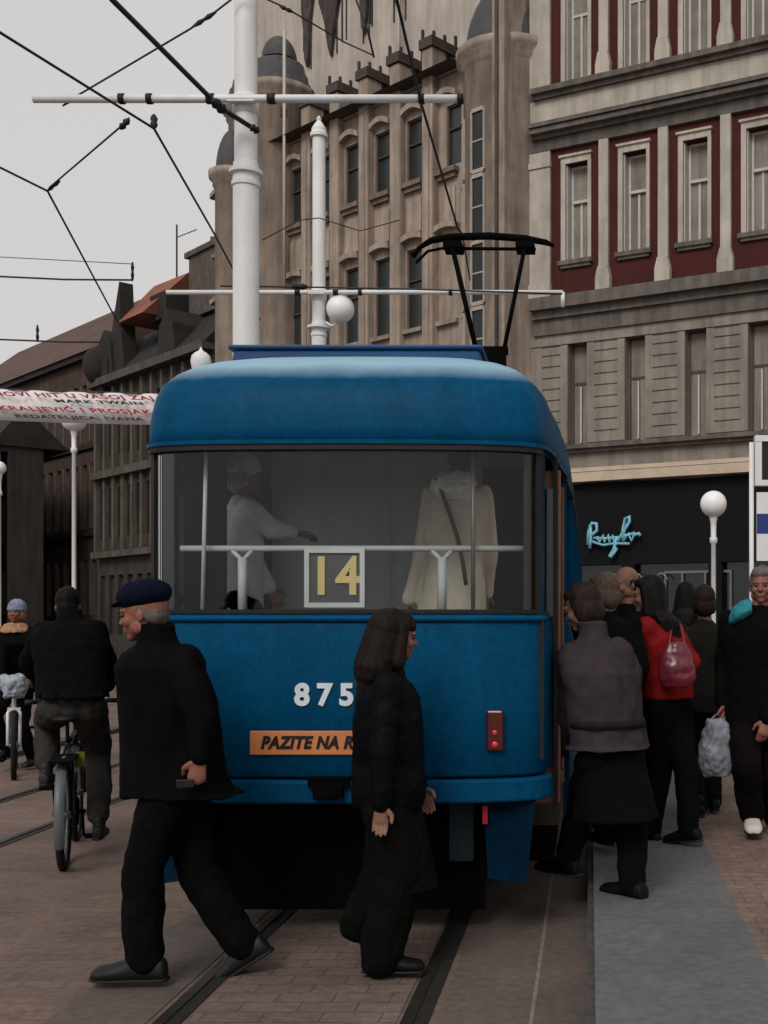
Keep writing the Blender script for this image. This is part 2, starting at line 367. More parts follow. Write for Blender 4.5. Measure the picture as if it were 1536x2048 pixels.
# lower rear: fleet number, sign, lamps, coupler, bumper, skirts
def rearx(px, Y=5.63): return (px-CX)*Y/FPX-TX
def rearz(py, Y=5.63): return CH+(CY-py)*Y/FPX
LETW = mat('letter_white', (205, 212, 216), .5, 8, .1)
text_mesh('fleet_number', '875', .145, LETW, tram, txtM(rearx(650), -.002, rearz(1391)), off=.006, sp=1.5, ext=.006)
OR = mat('sign_orange', (196, 122, 76), .6, 6, .12)
sg = MB(); sg.box(rearx(502), rearx(838), -.012, -.003, rearz(1509), rearz(1461)); sg_o = sg.build('warning_sign', OR, tram, bevel=.006)
text_mesh('sign_text', 'PAZITE NA RADIUS', .082, mat('letter_black', (24, 22, 22), .6, 5, .1), sg_o, txtM(rearx(524), -.013, rearz(1485)), off=.0035, shear=.25, sp=1.08, sx=.88, align='LEFT')
LED = mat('lamp_red_dark', (70, 10, 12), .25, 5, .2, spec=.6)
for sx in (1, -1):
    hx = .765*sx; hy = .05
    tm = MB(); tm.box(hx-.042, hx+.042, hy-.035, hy+.03, rearz(1503), rearz(1421)); hs_ = tm.build('tail_light', LED, tram, bevel=.01)
    bl = MB()
    for pz, r in ((1465, .012), (1489, .015)): bl.ball((hx, hy-.036, rearz(pz)), (r, .008, r), 12, 8)
    e = bpy.data.materials.new('lit_tail_lamp') if 'lit_tail_lamp' not in bpy.data.materials else bpy.data.materials['lit_tail_lamp']
    e.use_nodes = True; bb = e.node_tree.nodes['Principled BSDF']; bb.inputs['Base Color'].default_value = (.4, .02, .03, 1)
    bb.inputs['Emission Color'].default_value = (1, .05, .06, 1); bb.inputs['Emission Strength'].default_value = .2; bb.inputs['Roughness'].default_value = .2
    bl.build('lamp_lens', e, hs_)
bmp = MB()
bp_ = [(-x*1.0, y) for x, y in reversed(RP[1:9])]+[(x*1.0, y) for x, y in RP[:9]]
vs, f = band(bp_, -.14, .035, .705, .818); bmp.add(vs, f); bmp.build('bumper', BLUE, tram, bevel=.012)
cp = MB(); cx_ = rearx(663); cp.box(cx_-.07, cx_+.07, -.085, .1, .735, .80); cp.box(cx_-.05, cx_+.05, -.10, -.085, .745, .79); cp.box(cx_-.10, cx_+.10, -.062, .1, .79, .835); cp.build('coupler', DARKM, tram)
for x0, x1, g_ in ((.70, .96, 1), (-.70, -.96, -1)):
  sk = MB(); sk.prism([(x0, .70), (x1, .70), (x1-.045*g_, .285), (x0+.025*g_, .315)], 'y', .10, .14)
  sk.build('skirt', mat('skirt_blue', (3, 36, 58), .7, 3, .4, .06, 40, streak=.4, spec=.04), tram)
for sx in (1, -1):
    k = MB(); P = [(sx*x, y) for x, y in half if 1.6 < y < LEN-1.6]; P = P if sx == 1 else P[::-1]; k.add(*band(P, -.04, 0.0, .34, .83)); k.build('side_skirt', BLUE, tram)
mf = MB(); mf.box(.52, .64, .2, .28, .38, .70); mf.build('mudflap', mat('teal_flap', (18, 36, 42), .7, 4, .3), tram)
rl = MB(); rl.box(.70, .725, .07, .10, .59, .68); rl.build('reflector', mat('reflector_red', (150, 26, 22), .4, 4, .1), tram)
ap = MB(); ap.box(-.72, .69, .30, .33, .11, .72); ap.box(-.85, .85, 1.15, 1.2, .2, .72); ap.build('added_shade_panel', DARKM, tram)  # added dark panels that cut the light and fill in shade underneath
uf = MB(); uf.box(-.9, .9, .25, LEN-.3, .70, .84); uf.box(-.85, .85, .9, 1.0, .25, .7); uf.box(-.5, .5, 3.9, 6, .3, .7); uf.box(-.5, .5, 7.5, 9.5, .3, .7); uf.build('underframe', DARKM, tram)
for yb in (2.6, 11.0):
    bg_ = MB(); bg_.box(-.7, .7, yb-.9, yb+.9, .38, .52); bo = bg_.build('bogie', DARKM, tram)
    for dy in (-.95, .95):
        for sx in (1, -1):
            wh = MB(); wh.tube([(sx*.44, yb+dy, .35), (sx*.47, yb+dy, .35), (sx*.56, yb+dy, .35)], .33, 28, rs=[.34, .34, .33]); wh.tube([(sx*.56, yb+dy, .35), (sx*.6, yb+dy, .35)], .09, 12); wh.build('wheel', STEEL, bo)
# pantograph
PY = 9.2
pg = MB(); PZ = 3.05
pg.box(-.55, .55, PY-.6, PY+.6, PZ, PZ+.10)
def q(px, py, Y=TY+PY): v = pt(px, py, Y); return (v.x-TX, PY, v.z)
kn = q(982, 720)
for sx in (-1, 1):
    pg.tube([(sx*.45, PY-.1, PZ+.1), (kn[0]+sx*.13, PY-.0, kn[2]-.1)], .03, 6)
pgo = pg.build('pantograph', DARKM, tram)
ar = MB(); ar.tube([(kn[0]-.15, PY, kn[2]-.05), q(905, 495)], .035, 6); ar.tube([(kn[0]+.13, PY, kn[2]-.05), q(1050, 492)], .03, 6)
ar.tube([(kn[0]-.24, PY, kn[2]+.12), (kn[0]+.22, PY, kn[2]+.12)], .06, 8); ar.box(kn[0]-.20, kn[0]+.19, PY-.12, PY+.12, kn[2]-.42, kn[2]+.13)
for a_, b_ in (((kn[0]-.2, PY, kn[2]-.1), q(900, 560)),): pass
ar.build('upper_arm', DARKM, pgo)
hd = MB(); hd.tube([q(826, 514), q(838, 496), q(862, 481), q(900, 474), q(980, 472), q(1050, 477), q(1092, 485), q(1108, 492)], .045, 8, rs=[.03, .03, .045, .05, .05, .048, .04, .02])
hd.tube([tuple(Vector(q(880, 484))+Vector((0, .25, 0))), tuple(Vector(q(1070, 486))+Vector((0, .25, 0)))], .022, 6)
for px in (905, 1050): v = q(px, 492); hd.box(v[0]-.12, v[0]+.12, PY-.04, PY+.3, v[2]-.02, v[2]+.06)
hd.tube([tuple(Vector(q(826, 514))+Vector((0, .25, 0))), tuple(Vector(q(850, 490))+Vector((0, .25, 0))), tuple(Vector(q(880, 484))+Vector((0, .25, 0)))], .02, 6)
hd.build('collector_head', DARKM, pgo)
# ------------------------------------------------------------ buildings
def front(name, label, px0, Y0, VP, cat='building'):
    X0 = (px0-CX)/FPX*Y0; d = Vector((-(VP-CX), -FPX)).normalized()
    o = tag(empty(name, (X0, Y0, 0), math.atan2(d.y, d.x)), label, cat); return o
def wall_holes(mb, x0, x1, z0, z1, holes, y=0, dep=.25):
    xs = sorted({x0, x1, *[h[0] for h in holes], *[h[1] for h in holes]}); zs = sorted({z0, z1, *[h[2] for h in holes], *[h[3] for h in holes]})
    xs = [x for x in xs if x0 <= x <= x1]; zs = [z for z in zs if z0 <= z <= z1]
    for i in range(len(xs)-1):
        for j in range(len(zs)-1):
            cx, cz = (xs[i]+xs[i+1])/2, (zs[j]+zs[j+1])/2
            if any(h[0] < cx < h[1] and h[2] < cz < h[3] for h in holes): continue
            mb.add([(xs[i], y, zs[j]), (xs[i+1], y, zs[j]), (xs[i+1], y, zs[j+1]), (xs[i], y, zs[j+1])], [(0, 1, 2, 3)])
    for a, b, c, d in holes:
        for q4 in (((a, y, c), (a, y+dep, c), (a, y+dep, d), (a, y, d)), ((b, y, c), (b, y, d), (b, y+dep, d), (b, y+dep, c)),
                   ((a, y, d), (a, y+dep, d), (b, y+dep, d), (b, y, d)), ((a, y, c), (b, y, c), (b, y+dep, c), (a, y+dep, c))): mb.add(q4, [(0, 1, 2, 3)])
PANE = mat('window_glass_dark', (30, 34, 36), .12, 1.5, .4, spec=.35)
CURT = mat('net_curtain', (98, 97, 94), .9, 9, .25)
FRW = mat('window_frame_white', (178, 174, 168), .6, 6, .12)
FRB = mat('window_frame_brown', (74, 62, 56), .6, 6, .2)
WV = [0]
def window(root, x0, x1, z0, z1, y, mf, tz=.66, mull=True, curt=True, t=.05, thick=.06, tproud=0):
    fm = MB(); H = z1-z0
    fm.box(x0, x0+t, y-thick, y, z0, z1); fm.box(x1-t, x1, y-thick, y, z0, z1); fm.box(x0+t, x1-t, y-thick, y, z0, z0+t); fm.box(x0+t, x1-t, y-thick, y, z1-t, z1)
    zt = z0+H*tz if tz else z1-t
    if tz: fm.box(x0+t, x1-t, y-thick-tproud, y, zt-t*.6, zt+t*.6)
    if mull: fm.box((x0+x1)/2-t*.5, (x0+x1)/2+t*.5, y-thick+.004, y, z0+t, zt-t*.6)
    w_ = fm.build('window', mf, root)
    pm = MB(); pm.box(x0+.01, x1-.01, y+.002, y+.012, z0+.01, z1-.01); pm.build('pane', PANE, w_)
    if curt:
        WV[0] += 1; q5 = (WV[0]*37) % 10
        cm = MB(); n = 14; a, b = x0+t, x1-t; zt2 = zt-t-(.0 if q5 < 6 else .25*H*tz)
        if q5 in (2, 7): b = a+(b-a)*.46
        vs = []
        for k in range(n+1):
            x = a+(b-a)*k/n; yy = y-.006-.006*(k % 2); vs += [(x, yy, z0+t+.01), (x, yy, zt2)]
        cm.add(vs, [(2*k, 2*k+2, 2*k+3, 2*k+1) for k in range(n)]); cm.build('curtain', CURT, w_)
    return w_
# ---- red and beige corner house
BEI = mat('stucco_beige', (176, 167, 155), .9, 1.2, .22, .3, 25, streak=.22)
BEI2 = mat('stucco_grey_beige', (136, 127, 118), .9, 1.2, .24, .3, 25, streak=.28)
MOLD = mat('cornice_grime', (102, 95, 89), .9, 2, .3, .3, 25, streak=.3)
LITE = mat('cornice_light', (182, 165, 146), .9, 2, .15, .2, 25)
REDS = mat('stucco_dark_red', (70, 28, 26), .9, 1.0, .2, .25, 25, streak=.2)
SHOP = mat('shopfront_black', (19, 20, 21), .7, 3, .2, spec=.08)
RH = front('corner_house', 'beige and dark red stucco house with a black shopfront below', 1062, 30, -3524)
NW = 8
wm = MB(); holes = []
lowx = [(1.08+1.61*k, 1.64+1.61*k) for k in range(NW)]; midx = [(1.03+1.615*k, 1.67+1.615*k) for k in range(NW)]
holes += [(a, b, 6.05, 8.70) for a, b in lowx]
wall_holes(wm, 0, 14.5, 5.06, 8.95, holes, 0, .30); wm.box(0, 14.5, .25, 9, 5.06, 24)
wm.build('rusticated_wall', BEI2, RH)
for a, b in lowx: window(RH, a+.02, b-.02, 6.07, 8.68, .29, FRB, tz=.62, curt=False, t=.05); 
for a, b in lowx:
    pm = MB(); pm.box((a+b)/2-.022, (a+b)/2+.022, .19, .225, 6.15, 7.6); pm.build('window_mullion', FRW, RH)
# rustication grooves (real recess bars standing proud between joints)
edges = [0.0]+[v for ab in lowx for v in ab]+[14.5]
for k in range(0, len(edges), 2):
    a, b = edges[k], edges[k+1]
    if b-a < .2: continue
    z = 6.12; ru = MB()
    while z < 8.6:
        z2 = min(z+.29, 8.66); i0 = .2 if k else .35; i1 = .2 if k < len(edges)-2 else .1
        ru.box(a, b, -.03, .001, z, z2-.045); ru.box(a, a+i0, -.0285, .001, z2-.045, z2); ru.box(b-i1, b, -.0285, .001, z2-.045, z2); z = z2
    ru.build('rustication', BEI2, RH)
gv = MB(); gv.box(0, 14.5, -.05, -.0, 8.68, 8.95); gv.build('frieze', BEI2, RH)
co = MB()
for z0, z1, d in ((8.95, 9.35, .12), (9.35, 9.55, .22), (9.55, 9.86, .40), (5.95, 6.05, .25), (5.86, 5.95, .14)): co.box(.14, 14.52, -d, .2, z0, z1)
co.build('cornice', MOLD, RH)
co = MB()
for z0, z1, d in ((5.36, 5.46, .16), (5.10, 5.33, .26)): co.box(.25, 14.52, -d, .2, z0, z1)
co.build('cornice', LITE, RH)
# red storey
holes = [(a, b, 10.82, 13.3) for a, b in midx]
wm = MB(); wall_holes(wm, .6, 14.5, 9.86, 13.72, holes, 0, .28); wm.build('red_wall', REDS, RH)
eb = MB(); eb.box(0, .6, -.08, .25, 9.86, 14.0); eb.box(-.02, .62, -.12, .25, 9.86, 10.3); eb.box(-.02, .62, -.12, .25, 13.3, 13.45); eb.build('corner_pier', BEI, RH)
fr2 = MB(); fr2.box(0, 14.5, -.10, .25, 13.72, 14.0); fr2.build('frieze', MOLD, RH)
co = MB()
for z0, z1, d in ((14.0, 14.1, .2), (14.1, 14.22, .36), (14.24, 14.34, .42), (15.05, 15.16, .18), (15.16, 15.30, .30)): co.box(.14, 14.52, -d, .2, z0, z1)
co.build('cornice', MOLD, RH)
bd = MB(); bd.box(0, 14.5, -.06, .25, 14.34, 15.05); bd.build('parapet_band', BEI, RH)
for k, (a, b) in enumerate(midx):
    sr = MB()     # moulded surround
    sr.box(a-.13, a, -.05, .02, 10.82, 13.42); sr.box(b, b+.09, -.05, .02, 10.82, 13.42); sr.box(a-.13, b+.09, -.052, .02, 13.30, 13.46); sr.box(a-.17, b+.12, -.10, .02, 13.46, 13.52)
    sr.build('window_surround', BEI, RH)
    rv = MB(); rv.box(a+.002, a+.03, .02, .26, 10.83, 13.28); rv.build('window_reveal', FRW, RH)
    sl_ = MB(); sl_.box(a-.2, b+.14, -.12, .02, 10.70, 10.81); sl_.box(a-.14, b+.08, -.07, .02, 10.62, 10.70); sl_.build('window_sill', MOLD, RH)
    window(RH, a+.05, b-.02, 10.84, 13.28, .28, FRW, tz=.62, t=.06, tproud=.05)
for k in range(NW):
    x = 2.0+1.62*k; pil = MB()
    pil.box(x, x+.26, -.10, .02, 10.5, 13.72)
    pil.prism([(x-.07, 9.87), (x+.33, 9.87), (x+.33, 10.25), (x+.26, 10.52), (x, 10.52), (x-.07, 10.25)], 'y', -.16, .02)
    pil.build('pilaster', BEI, RH)
# top storey
holes = [(a, b, 15.36, 18.6) for a, b in midx]
wm = MB(); wall_holes(wm, .6, 14.5, 15.30, 19.2, holes, 0, .28); wm.build('red_wall', REDS, RH)
eb = MB(); eb.box(0, .6, -.08, .25, 15.3, 19.2); eb.build('corner_pier', BEI, RH)
for k, (a, b) in enumerate(midx):
    sr = MB(); sr.box(a-.13, a, -.05, .02, 15.31, 18.7); sr.box(b, b+.09, -.05, .02, 15.31, 18.7); sr.box(a-.13, b+.09, -.052, .02, 18.6, 18.8); sr.build('window_surround', BEI, RH)
    rv = MB(); rv.box(a+.002, a+.03, .02, .26, 15.37, 18.6); rv.build('window_reveal', FRW, RH)
    window(RH, a+.05, b-.02, 15.38, 18.58, .28, FRW, tz=.56, t=.06)
for k in range(NW):
    pil = MB(); x = 2.0+1.62*k; pil.box(x, x+.26, -.10, .02, 15.9, 19.2); pil.prism([(x-.07, 15.31), (x+.33, 15.31), (x+.33, 15.6), (x+.26, 15.92), (x, 15.92), (x-.07, 15.6)], 'y', -.16, .02); pil.build('pilaster', BEI, RH)
tp = MB(); tp.box(-.1, 14.6, -.5, .3, 19.2, 19.8); tp.box(0, 14.5, .28, 9, 19.2, 20.4); tp.build('roof', MOLD, RH)
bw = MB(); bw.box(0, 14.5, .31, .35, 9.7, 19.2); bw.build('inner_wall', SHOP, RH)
# side wall and shopfront
sw = MB(); sw.box(-.04, 0, 0, 9, 0, 19.8); sw.build('side_wall', BEI2, RH)
sh = MB(); sh.box(.0, 14.5, .0, .3, 3.0, 5.10); sh.box(0, .35, -.06, .3, 0, 5.10); sh.box(0, 14.5, 1.5, 1.6, 0, 3.0)
for x in (2.6, 4.9, 7.2, 9.5, 12): sh.box(x, x+.35, 0, .3, 0, 3.0)
sh.build('shopfront', SHOP, RH)
gl = MB(); gl.box(.35, 14.5, .2, .21, 0.1, 3.0); gl.build('shop_window', mat('shop_glass', (20, 22, 24), .08, 2, .3, spec=.6), RH)
al = MB()
for x in (3.7, 4.15, 4.75, 5.4): al.box(x, x+.05, .12, .2, .1, 2.75)
al.box(3.7, 5.45, .12, .2, 2.75, 2.81); al.build('door_frame', mat('aluminium', (110, 110, 112), .4, 4, .1, metal=.4), RH)
# drapery line above the shop window (thin white curl)
dr = MB(); dr.tube([(2.2+.05*k, -.02, 2.62+.14*math.sin(k*.48)) for k in range(34)], .016, 5); dr.build('shop_ornament', mat('ornament_grey', (120, 124, 124), .6, 4, .1), RH)
# cursive sign, pale blue tube lettering standing off the fascia
sgm = MB(); SGN = mat('sign_light_blue', (120, 178, 196), .5, 12, .35)
def cur(pts, r=.045): sgm.tube([(1.72+x*1.45, -.14, 3.27+z*.95) for x, z in pts], r, 6)
cur([(0, .25), (.02, .6), (.08, .82), (.17, .80), (.18, .62), (.10, .52), (.03, .5)]); cur([(.05, .78), (.06, .4), (.04, .15)])
cur([(.18, .45), (.24, .30), (.30, .48), (.33, .28), (.40, .48), (.42, .28), (.48, .46), (.52, .26), (.57, .44)])
cur([(.57, .44), (.50, .1), (.42, -.06), (.46, -.1), (.56, .14)])
cur([(.57, .30), (.66, .5), (.72, .9), (.80, .95), (.80, .82), (.70, .6), (.68, .28)]); cur([(.68, .3), (.78, .5), (.84, .3), (.88, .46), (.97, .5), (1.0, .44)])
cur([(.06, .34), (.3, .22), (.5, .26), (.8, .24)], .035); cur([(.12, .42), (.35, .40), (.62, .42), (.9, .52)], .035)
sgn = sgm.build('sign_lettering', SGN, RH)

# ---- art nouveau building, tan, with pilasters and domed turrets
TAN = mat('stone_tan', (158, 142, 128), .9, 1.1, .26, .35, 22, streak=.30)
TAN2 = mat('stone_tan_darker', (150, 136, 124), .9, 1.1, .3, .35, 22, streak=.35)  # slightly darker, more streaked tan stone
CAPD = mat('cap_dark', (70, 62, 58), .85, 3, .35, .2, 25)
DOME = mat('dome_slate', (74, 72, 74), .7, 2, .3, .2, 20, streak=.2)
GREYW = mat('pane_grey_green', (40, 45, 47), .3, 1.5, .3, spec=.5)
AN = front('ornate_building', 'tan art nouveau building with tall pilasters and domed turrets', 1060, 30.2, -1544)
NB = 8
bx = [(-3.96-1.42*k) for k in range(NB)]
rowsz = [(14.22, 16.05), (10.0, 12.3), (5.8, 8.6), (1.2, 4.2)]
holes = []
for k, u in enumerate(bx):
    for z0, z1 in rowsz: holes.append((u-.93, u-.10, z0, z1))
holes.append((-3.2, -2.6, 14.3, 16.0))
wm = MB(); wall_holes(wm, -14.1, 0, 0, 17.0, holes, 0, .3); wm.box(-14.1, 0, .28, 10, 0, 17.0); wm.build('wall', TAN, AN)
for a, b, z0, z1 in holes:
    wm = MB(); t = .045
    wm.box(a, a+t, .06, .12, z0, z1); wm.box(b-t, b, .06, .12, z0, z1); wm.box(a, b, .06, .12, z1-t, z1); wm.box(a, b, .055, .12, z0+(z1-z0)*.6, z0+(z1-z0)*.6+t)
    w_ = wm.build('window', FRB, AN); pm = MB(); pm.box(a, b, .122, .14, z0, z1); pm.build('pane', GREYW, w_)
# arched hoods and sills
for k, u in enumerate([bx[0]+1.42]+bx):
    c = u-.57; sill = MB()
    for z, rr in ((16.0, .16), (12.35, .08)):
        hood = MB()
        n = 8; pts = [(c-.46+.92*i/n, z+.12+rr*math.sin(math.pi*i/n)) for i in range(n+1)]
        for i in range(n):
            (xa, za), (xb, zb) = pts[i], pts[i+1]
            hood.add([(xa, -.22, za), (xb, -.22, zb), (xb, -.22, zb+.16), (xa, -.22, za+.16), (xa, .05, za), (xb, .05, zb), (xb, .05, zb+.16), (xa, .05, za+.16)],
                     [(0, 1, 2, 3), (4, 7, 6, 5), (0, 4, 5, 1), (3, 2, 6, 7), (0, 3, 7, 4), (1, 5, 6, 2)])
        hood.build('window_hood', TAN, AN)
    sill.box(c-.42, c+.42, -.20, .05, 14.06, 14.2); sill.box(c-.36, c+.36, -.12, .04, 13.93, 14.06); 
    s2 = MB(); s2.box(c-.42, c+.42, -.14, .05, 9.86, 9.98); s2.build('window_sill', TAN2, AN)
    s2 = MB(); s2.box(c-.3, c+.3, -.05, .04, 12.75, 13.7); s2.build('wall_panel', TAN, AN)
    sill.build('window_sill', mat('sill_stone', (120, 104, 94), .9, 2, .3, streak=.2), AN)
for k, u in enumerate(bx):
    pm = MB(); top = 18.0 if k < 7 else 17.4
    pm.box(u-.0, u+.44, -.26, .3, 9.3, top-.28); pm.box(u-.03, u+.47, -.31, .3, 0, 9.3)
    if k % 2 == 0: pm.box(u+.12, u+.32, -.31, -.25, 9.3, 16.6)
    po = pm.build('pilaster', TAN, AN, bevel=.06)
    cm = MB(); cm.box(u-.06, u+.50, -.32, .9, top-.28, top); cm.box(u+.02, u+.40, .32, .85, 16.9, top-.28)
    for q_ in range(4): cm.box(u+.02+.13*q_, u+.08+.13*q_, .0+.3*q_-.3, .08+.3*q_-.3, top, top+.28+.05*(q_ % 2))
    cm.build('pilaster_cap', CAPD, po)
    ch = MB()
par = MB(); par.box(-14.1, -2.3, -.1, .3, 16.85, 17.0); par.build('parapet', TAN2, AN)
# setback upper wall with dark scalloped ornaments; the leftmost one paints a curved shadow
up = MB(); up.box(-17.6, 4, 3.4, 12, 16.9, 30); up.box(-17.6, 4, 3.2, 3.4, 16.9, 17.4); up.build('upper_wall', mat('render_pale', (176, 165, 155), .9, .8, .16, .2, 20, streak=.18), AN)
rnd = random.Random(3)
for xx, wd, dp in ((-14.2, .35, 2.2), (-12.8, .75, 2.4), (-10.95, .42, 1.8), (-9.2, .4, .6)):
    top = 26.5; dz = 1.9; pts = [(xx-wd, top), (xx-wd*.9, 21.9+dz), (xx-wd*.5, 21.2+dz), (xx-.12, 20.8+dz-dp*.3), (xx, 20.5+dz-dp*.3), (xx+.14, 21.0+dz-dp*.2), (xx+wd*.5, 21.5+dz), (xx+wd, 22.4+dz), (xx+wd, top)]
    sc_ = MB(); sc_.prism([(x, z) for x, z in pts], 'y', 3.25, 3.41)
    for j in range(5):
        x = xx-wd+rnd.random()*wd*2; sc_.box(x, x+.05, 3.36, 3.405, 21.6+rnd.random(), 24.5)
    sc_.build('gable_ornament_and_shadow', mat('ornament_and_shadow_dark', (74, 66, 62), .9, 3, .5, .3, 15, streak=.4), AN)
rfb = MB(); rfb.prism([(-.6, 16.9), (3.3, 16.9), (3.3, 18.4)], 'x', -12.0, -2.4); rfb.build('roof', CAPD, AN)
# round turrets
def turret(c, r, z0, z1, dome_h, tier=True):
    tm = MB(); tm.lathe([(r, z0), (r, z1-.5)], c, 28); tm.lathe([(r, z1-.5), (r+.08, z1-.45), (r+.08, z1-.3), (r+.2, z1-.2), (r+.22, z1), (r*.98, z1+.02), (0, z1+.02)], c, 28)
    to = tm.build('turret', TAN, AN)
    dm = MB(); rr_ = r*.96
    if tier:
        dm.lathe([(r*1.12, z1+.02), (r*1.08, z1+.2), (r*1.0, z1+.22), (r*.97, z1+.5), (r*.9, z1+.52), (r*.84, z1+.85), (r*.55, z1+1.0), (0, z1+1.0)], c, 28); z1 += 1.0; dome_h *= .62; rr_ = r*.6
    dm.lathe([(rr_*math.cos(R_(a)), z1+.02+dome_h*math.sin(R_(a))) for a in range(0, 91, 9)], c, 28); dm.build('dome', DOME, to)
    return to
t1 = turret((-1.0, .35, 0), 1.30, 0, 16.75, 2.0, False)
for k in range(8):      # vertical window strip of the right turret
    for ang, hw in ((-88, .2), (-128, .11)):
        a = R_(ang); cx0, cy0 = -1.0+1.30*math.cos(a), .35+1.30*math.sin(a)
        z0 = 3.0+1.42*k*1.22; z1 = z0+1.50
        if z1 > 15.9: continue
        tng = Vector((-math.sin(a), math.cos(a))); nrm = Vector((math.cos(a), math.sin(a)))
        def Q(t, n, z): return (cx0+tng.x*t+nrm.x*n, cy0+tng.y*t+nrm.y*n, z)
        f_ = MB()
        def qb(t0, t1_, n0, n1, za, zb): f_.add([Q(t0, n0, za), Q(t1_, n0, za), Q(t1_, n1, za), Q(t0, n1, za), Q(t0, n0, zb), Q(t1_, n0, zb), Q(t1_, n1, zb), Q(t0, n1, zb)], [(3,2,1,0),(4,5,6,7),(0,1,5,4),(1,2,6,5),(2,3,7,6),(3,0,4,7)])
        qb(-hw-.05, -hw, -.02, .05, z0-.05, z1+.05); qb(hw, hw+.05, -.02, .05, z0-.05, z1+.05); qb(-hw, hw, -.02, .06, z1, z1+.1); qb(-hw, hw, -.02, .05, z0-.1, z0); qb(-hw, hw, -.02, .03, (z0+z1)/2-.02, (z0+z1)/2+.02)
        wo_ = f_.build('window', mat('frame_pale', (160, 150, 140), .8, 4, .15), AN)
        f_ = MB(); qb(-hw, hw, -.02, .012, z0, z1); f_.build('pane', PANE, wo_)
pr = MB(); pr.box(-.42, .02, -1.0, 1, 0, 24); pr.build('pier', TAN2, AN, bevel=.03)
dp = MB(); dp.tube([(-.2, -1.04, 0), (-.2, -1.04, 22)], .05, 8); dp.build('downpipe', CAPD, AN)
turret((-11.45, .2, 0), .95, 0, 18.9, 1.3); turret((-13.3, .6, 0), .95, 0, 19.0, .9); turret((-13.45, -.2, 0), .62, 0, 16.6, 1.5, False)
lb = MB(); lb.box(-14.0, -11.6, .4, 8, 16.9, 19.3); lb.build('upper_wall', TAN2, AN)
gp = MB(); gp.tube([(-10.1, -.55, 12), (-10.1, -.55, 20.2)], .05, 6); gp.tube([(-8.9, 3.1, 16), (-8.9, 3.1, 28)], .07, 6); gp.build('flag_rods', mat('rod_pale', (176, 168, 160), .6, 4, .1), AN)

# ---- dark house next to it
DK = mat('soot_stone', (62, 55, 50), .9, 1, .35, .3, 20, streak=.35); DK2 = mat('roof_dark', (40, 37, 35), .9, 1.5, .35, .2, 15); TILE = mat('roof_tile_red', (128, 82, 64), .9, 2, .25, .3, 12)
DH = front('mansard_house', 'sooty stone house with steep dark mansard and red gable roof', 428, 40.0, -1100)
wm = MB(); holes = []
for k in range(11):
    x = -.55-.88*k
    for z0, z1 in ((8.2, 10.3), (4.9, 6.9), (1, 3.4)): holes.append((x-.5, x, z0, z1))
wall_holes(wm, -10.0, 0, 0, 11.1, holes, 0, .3); wm.box(-10, 0, .28, 9, 0, 11.1); wm.build('wall', DK, DH)
for a, b, z0, z1 in holes:
    f_ = MB(); f_.box(a, a+.04, .14, .2, z0, z1); f_.box((a+b)/2-.02, (a+b)/2+.02, .14, .2, z0, z1); f_.box(a, b, .14, .2, z1-.7, z1-.64); w_ = f_.build('window', FRB, DH)
    f_ = MB(); f_.box(a, b, .2, .22, z0, z1); f_.build('pane', PANE, w_)
cm = MB()
for z0, z1, d in ((11.0, 11.3, .45), (7.3, 7.6, .3), (4.1, 4.35, .3)): cm.box(-10.1, .05, -d, .3, z0, z1)
cm.build('cornice', mat('soot_cornice', (84, 77, 70), .9, 2, .3, streak=.3), DH)
for k in range(12):
    pm = MB(); x = -.3-.88*k; pm.box(x-.13, x+.05, -.16, .02, 4.4, 10.9); pm.build('pilaster', mat('pilaster_grey', (92, 84, 76), .9, 2, .3, streak=.3), DH)
rm = MB(); rm.prism([(-.35, 11.3), (5, 11.3), (5, 13.6), (1.6, 13.4)], 'x', -10.0, .1); ro = rm.build('roof', DK2, DH)
rm = MB()
for x0, x1, zb, zt in ((-9.6, -7.9, 11.3, 13.2), (-3.9, -2.4, 11.3, 13.0)):
    rm = MB(); rm.prism([(x0, zb), (x1, zb), (x1-.2, zt-.6), ((x0+x1)/2, zt), (x0+.2, zt-.6)], 'y', -.3, 2.0); rm.build('dormer', DK2, ro)
rm = MB(); rm.box(-10.2, -8.3, -.35, .3, 11.2, 12.0); rm.box(-10.0, -8.9, -.3, .4, 10.1, 11.3); rm.ball((-9.5, -.2, 11.9), (.75, .6, .8), 10, 8)
rm.build('corner_bulb', DK2, ro)
rm = MB(); rm.add([(-7.3, -.35, 13.2), (-5.0, -.35, 13.2), (-4.4, 1.2, 14.9), (-7.5, 1.2, 15.0), (-7.3, 3.3, 13.2), (-5.0, 3.3, 13.2)], [(0, 1, 2, 3), (4, 3, 2, 5), (0, 3, 4), (1, 5, 2), (0, 4, 5, 1)]); rm.build('gable_tiles', TILE, ro)
rm = MB(); rm.prism([(-8.6, 11.3), (-7.0, 11.3), (-7.35, 13.4), (-7.5, 14.9), (-8.1, 13.4)], 'y', -.2, .35); rm.box(-5.6, -4.2, .2, 2.6, 13.0, 14.0); rm.build('gable_side', DK2, ro)
rm = MB(); rm.box(-4.0, -1.8, 1.0, 2.0, 13.0, 15.3); rm.box(-4.2, -1.6, .9, 2.1, 15.3, 15.5); rm.tube([(-2.8, 1.4, 15.5), (-2.8, 1.4, 15.9)], .14, 6); rm.prism([(-1.7, 13), (.1, 13), (.1, 14.3), (-.9, 15.5), (-1.7, 15.1)], 'y', .9, 2); rm.build('chimney', mat('chimney_stone', (84, 75, 70), .9, 3, .4, .2, 15), ro)
an = MB(); an.tube([(-6.1, 1.5, 14.2), (-6.1, 1.5, 17.2)], .035, 5); an.tube([(-6.1, 1.5, 16.7), (-4.4, 1.5, 16.6)], .02, 4); an.tube([(-.5, 1.5, 13.9), (-.5, 1.5, 20.0)], .03, 5); an.build('antenna', DARKW, ro)
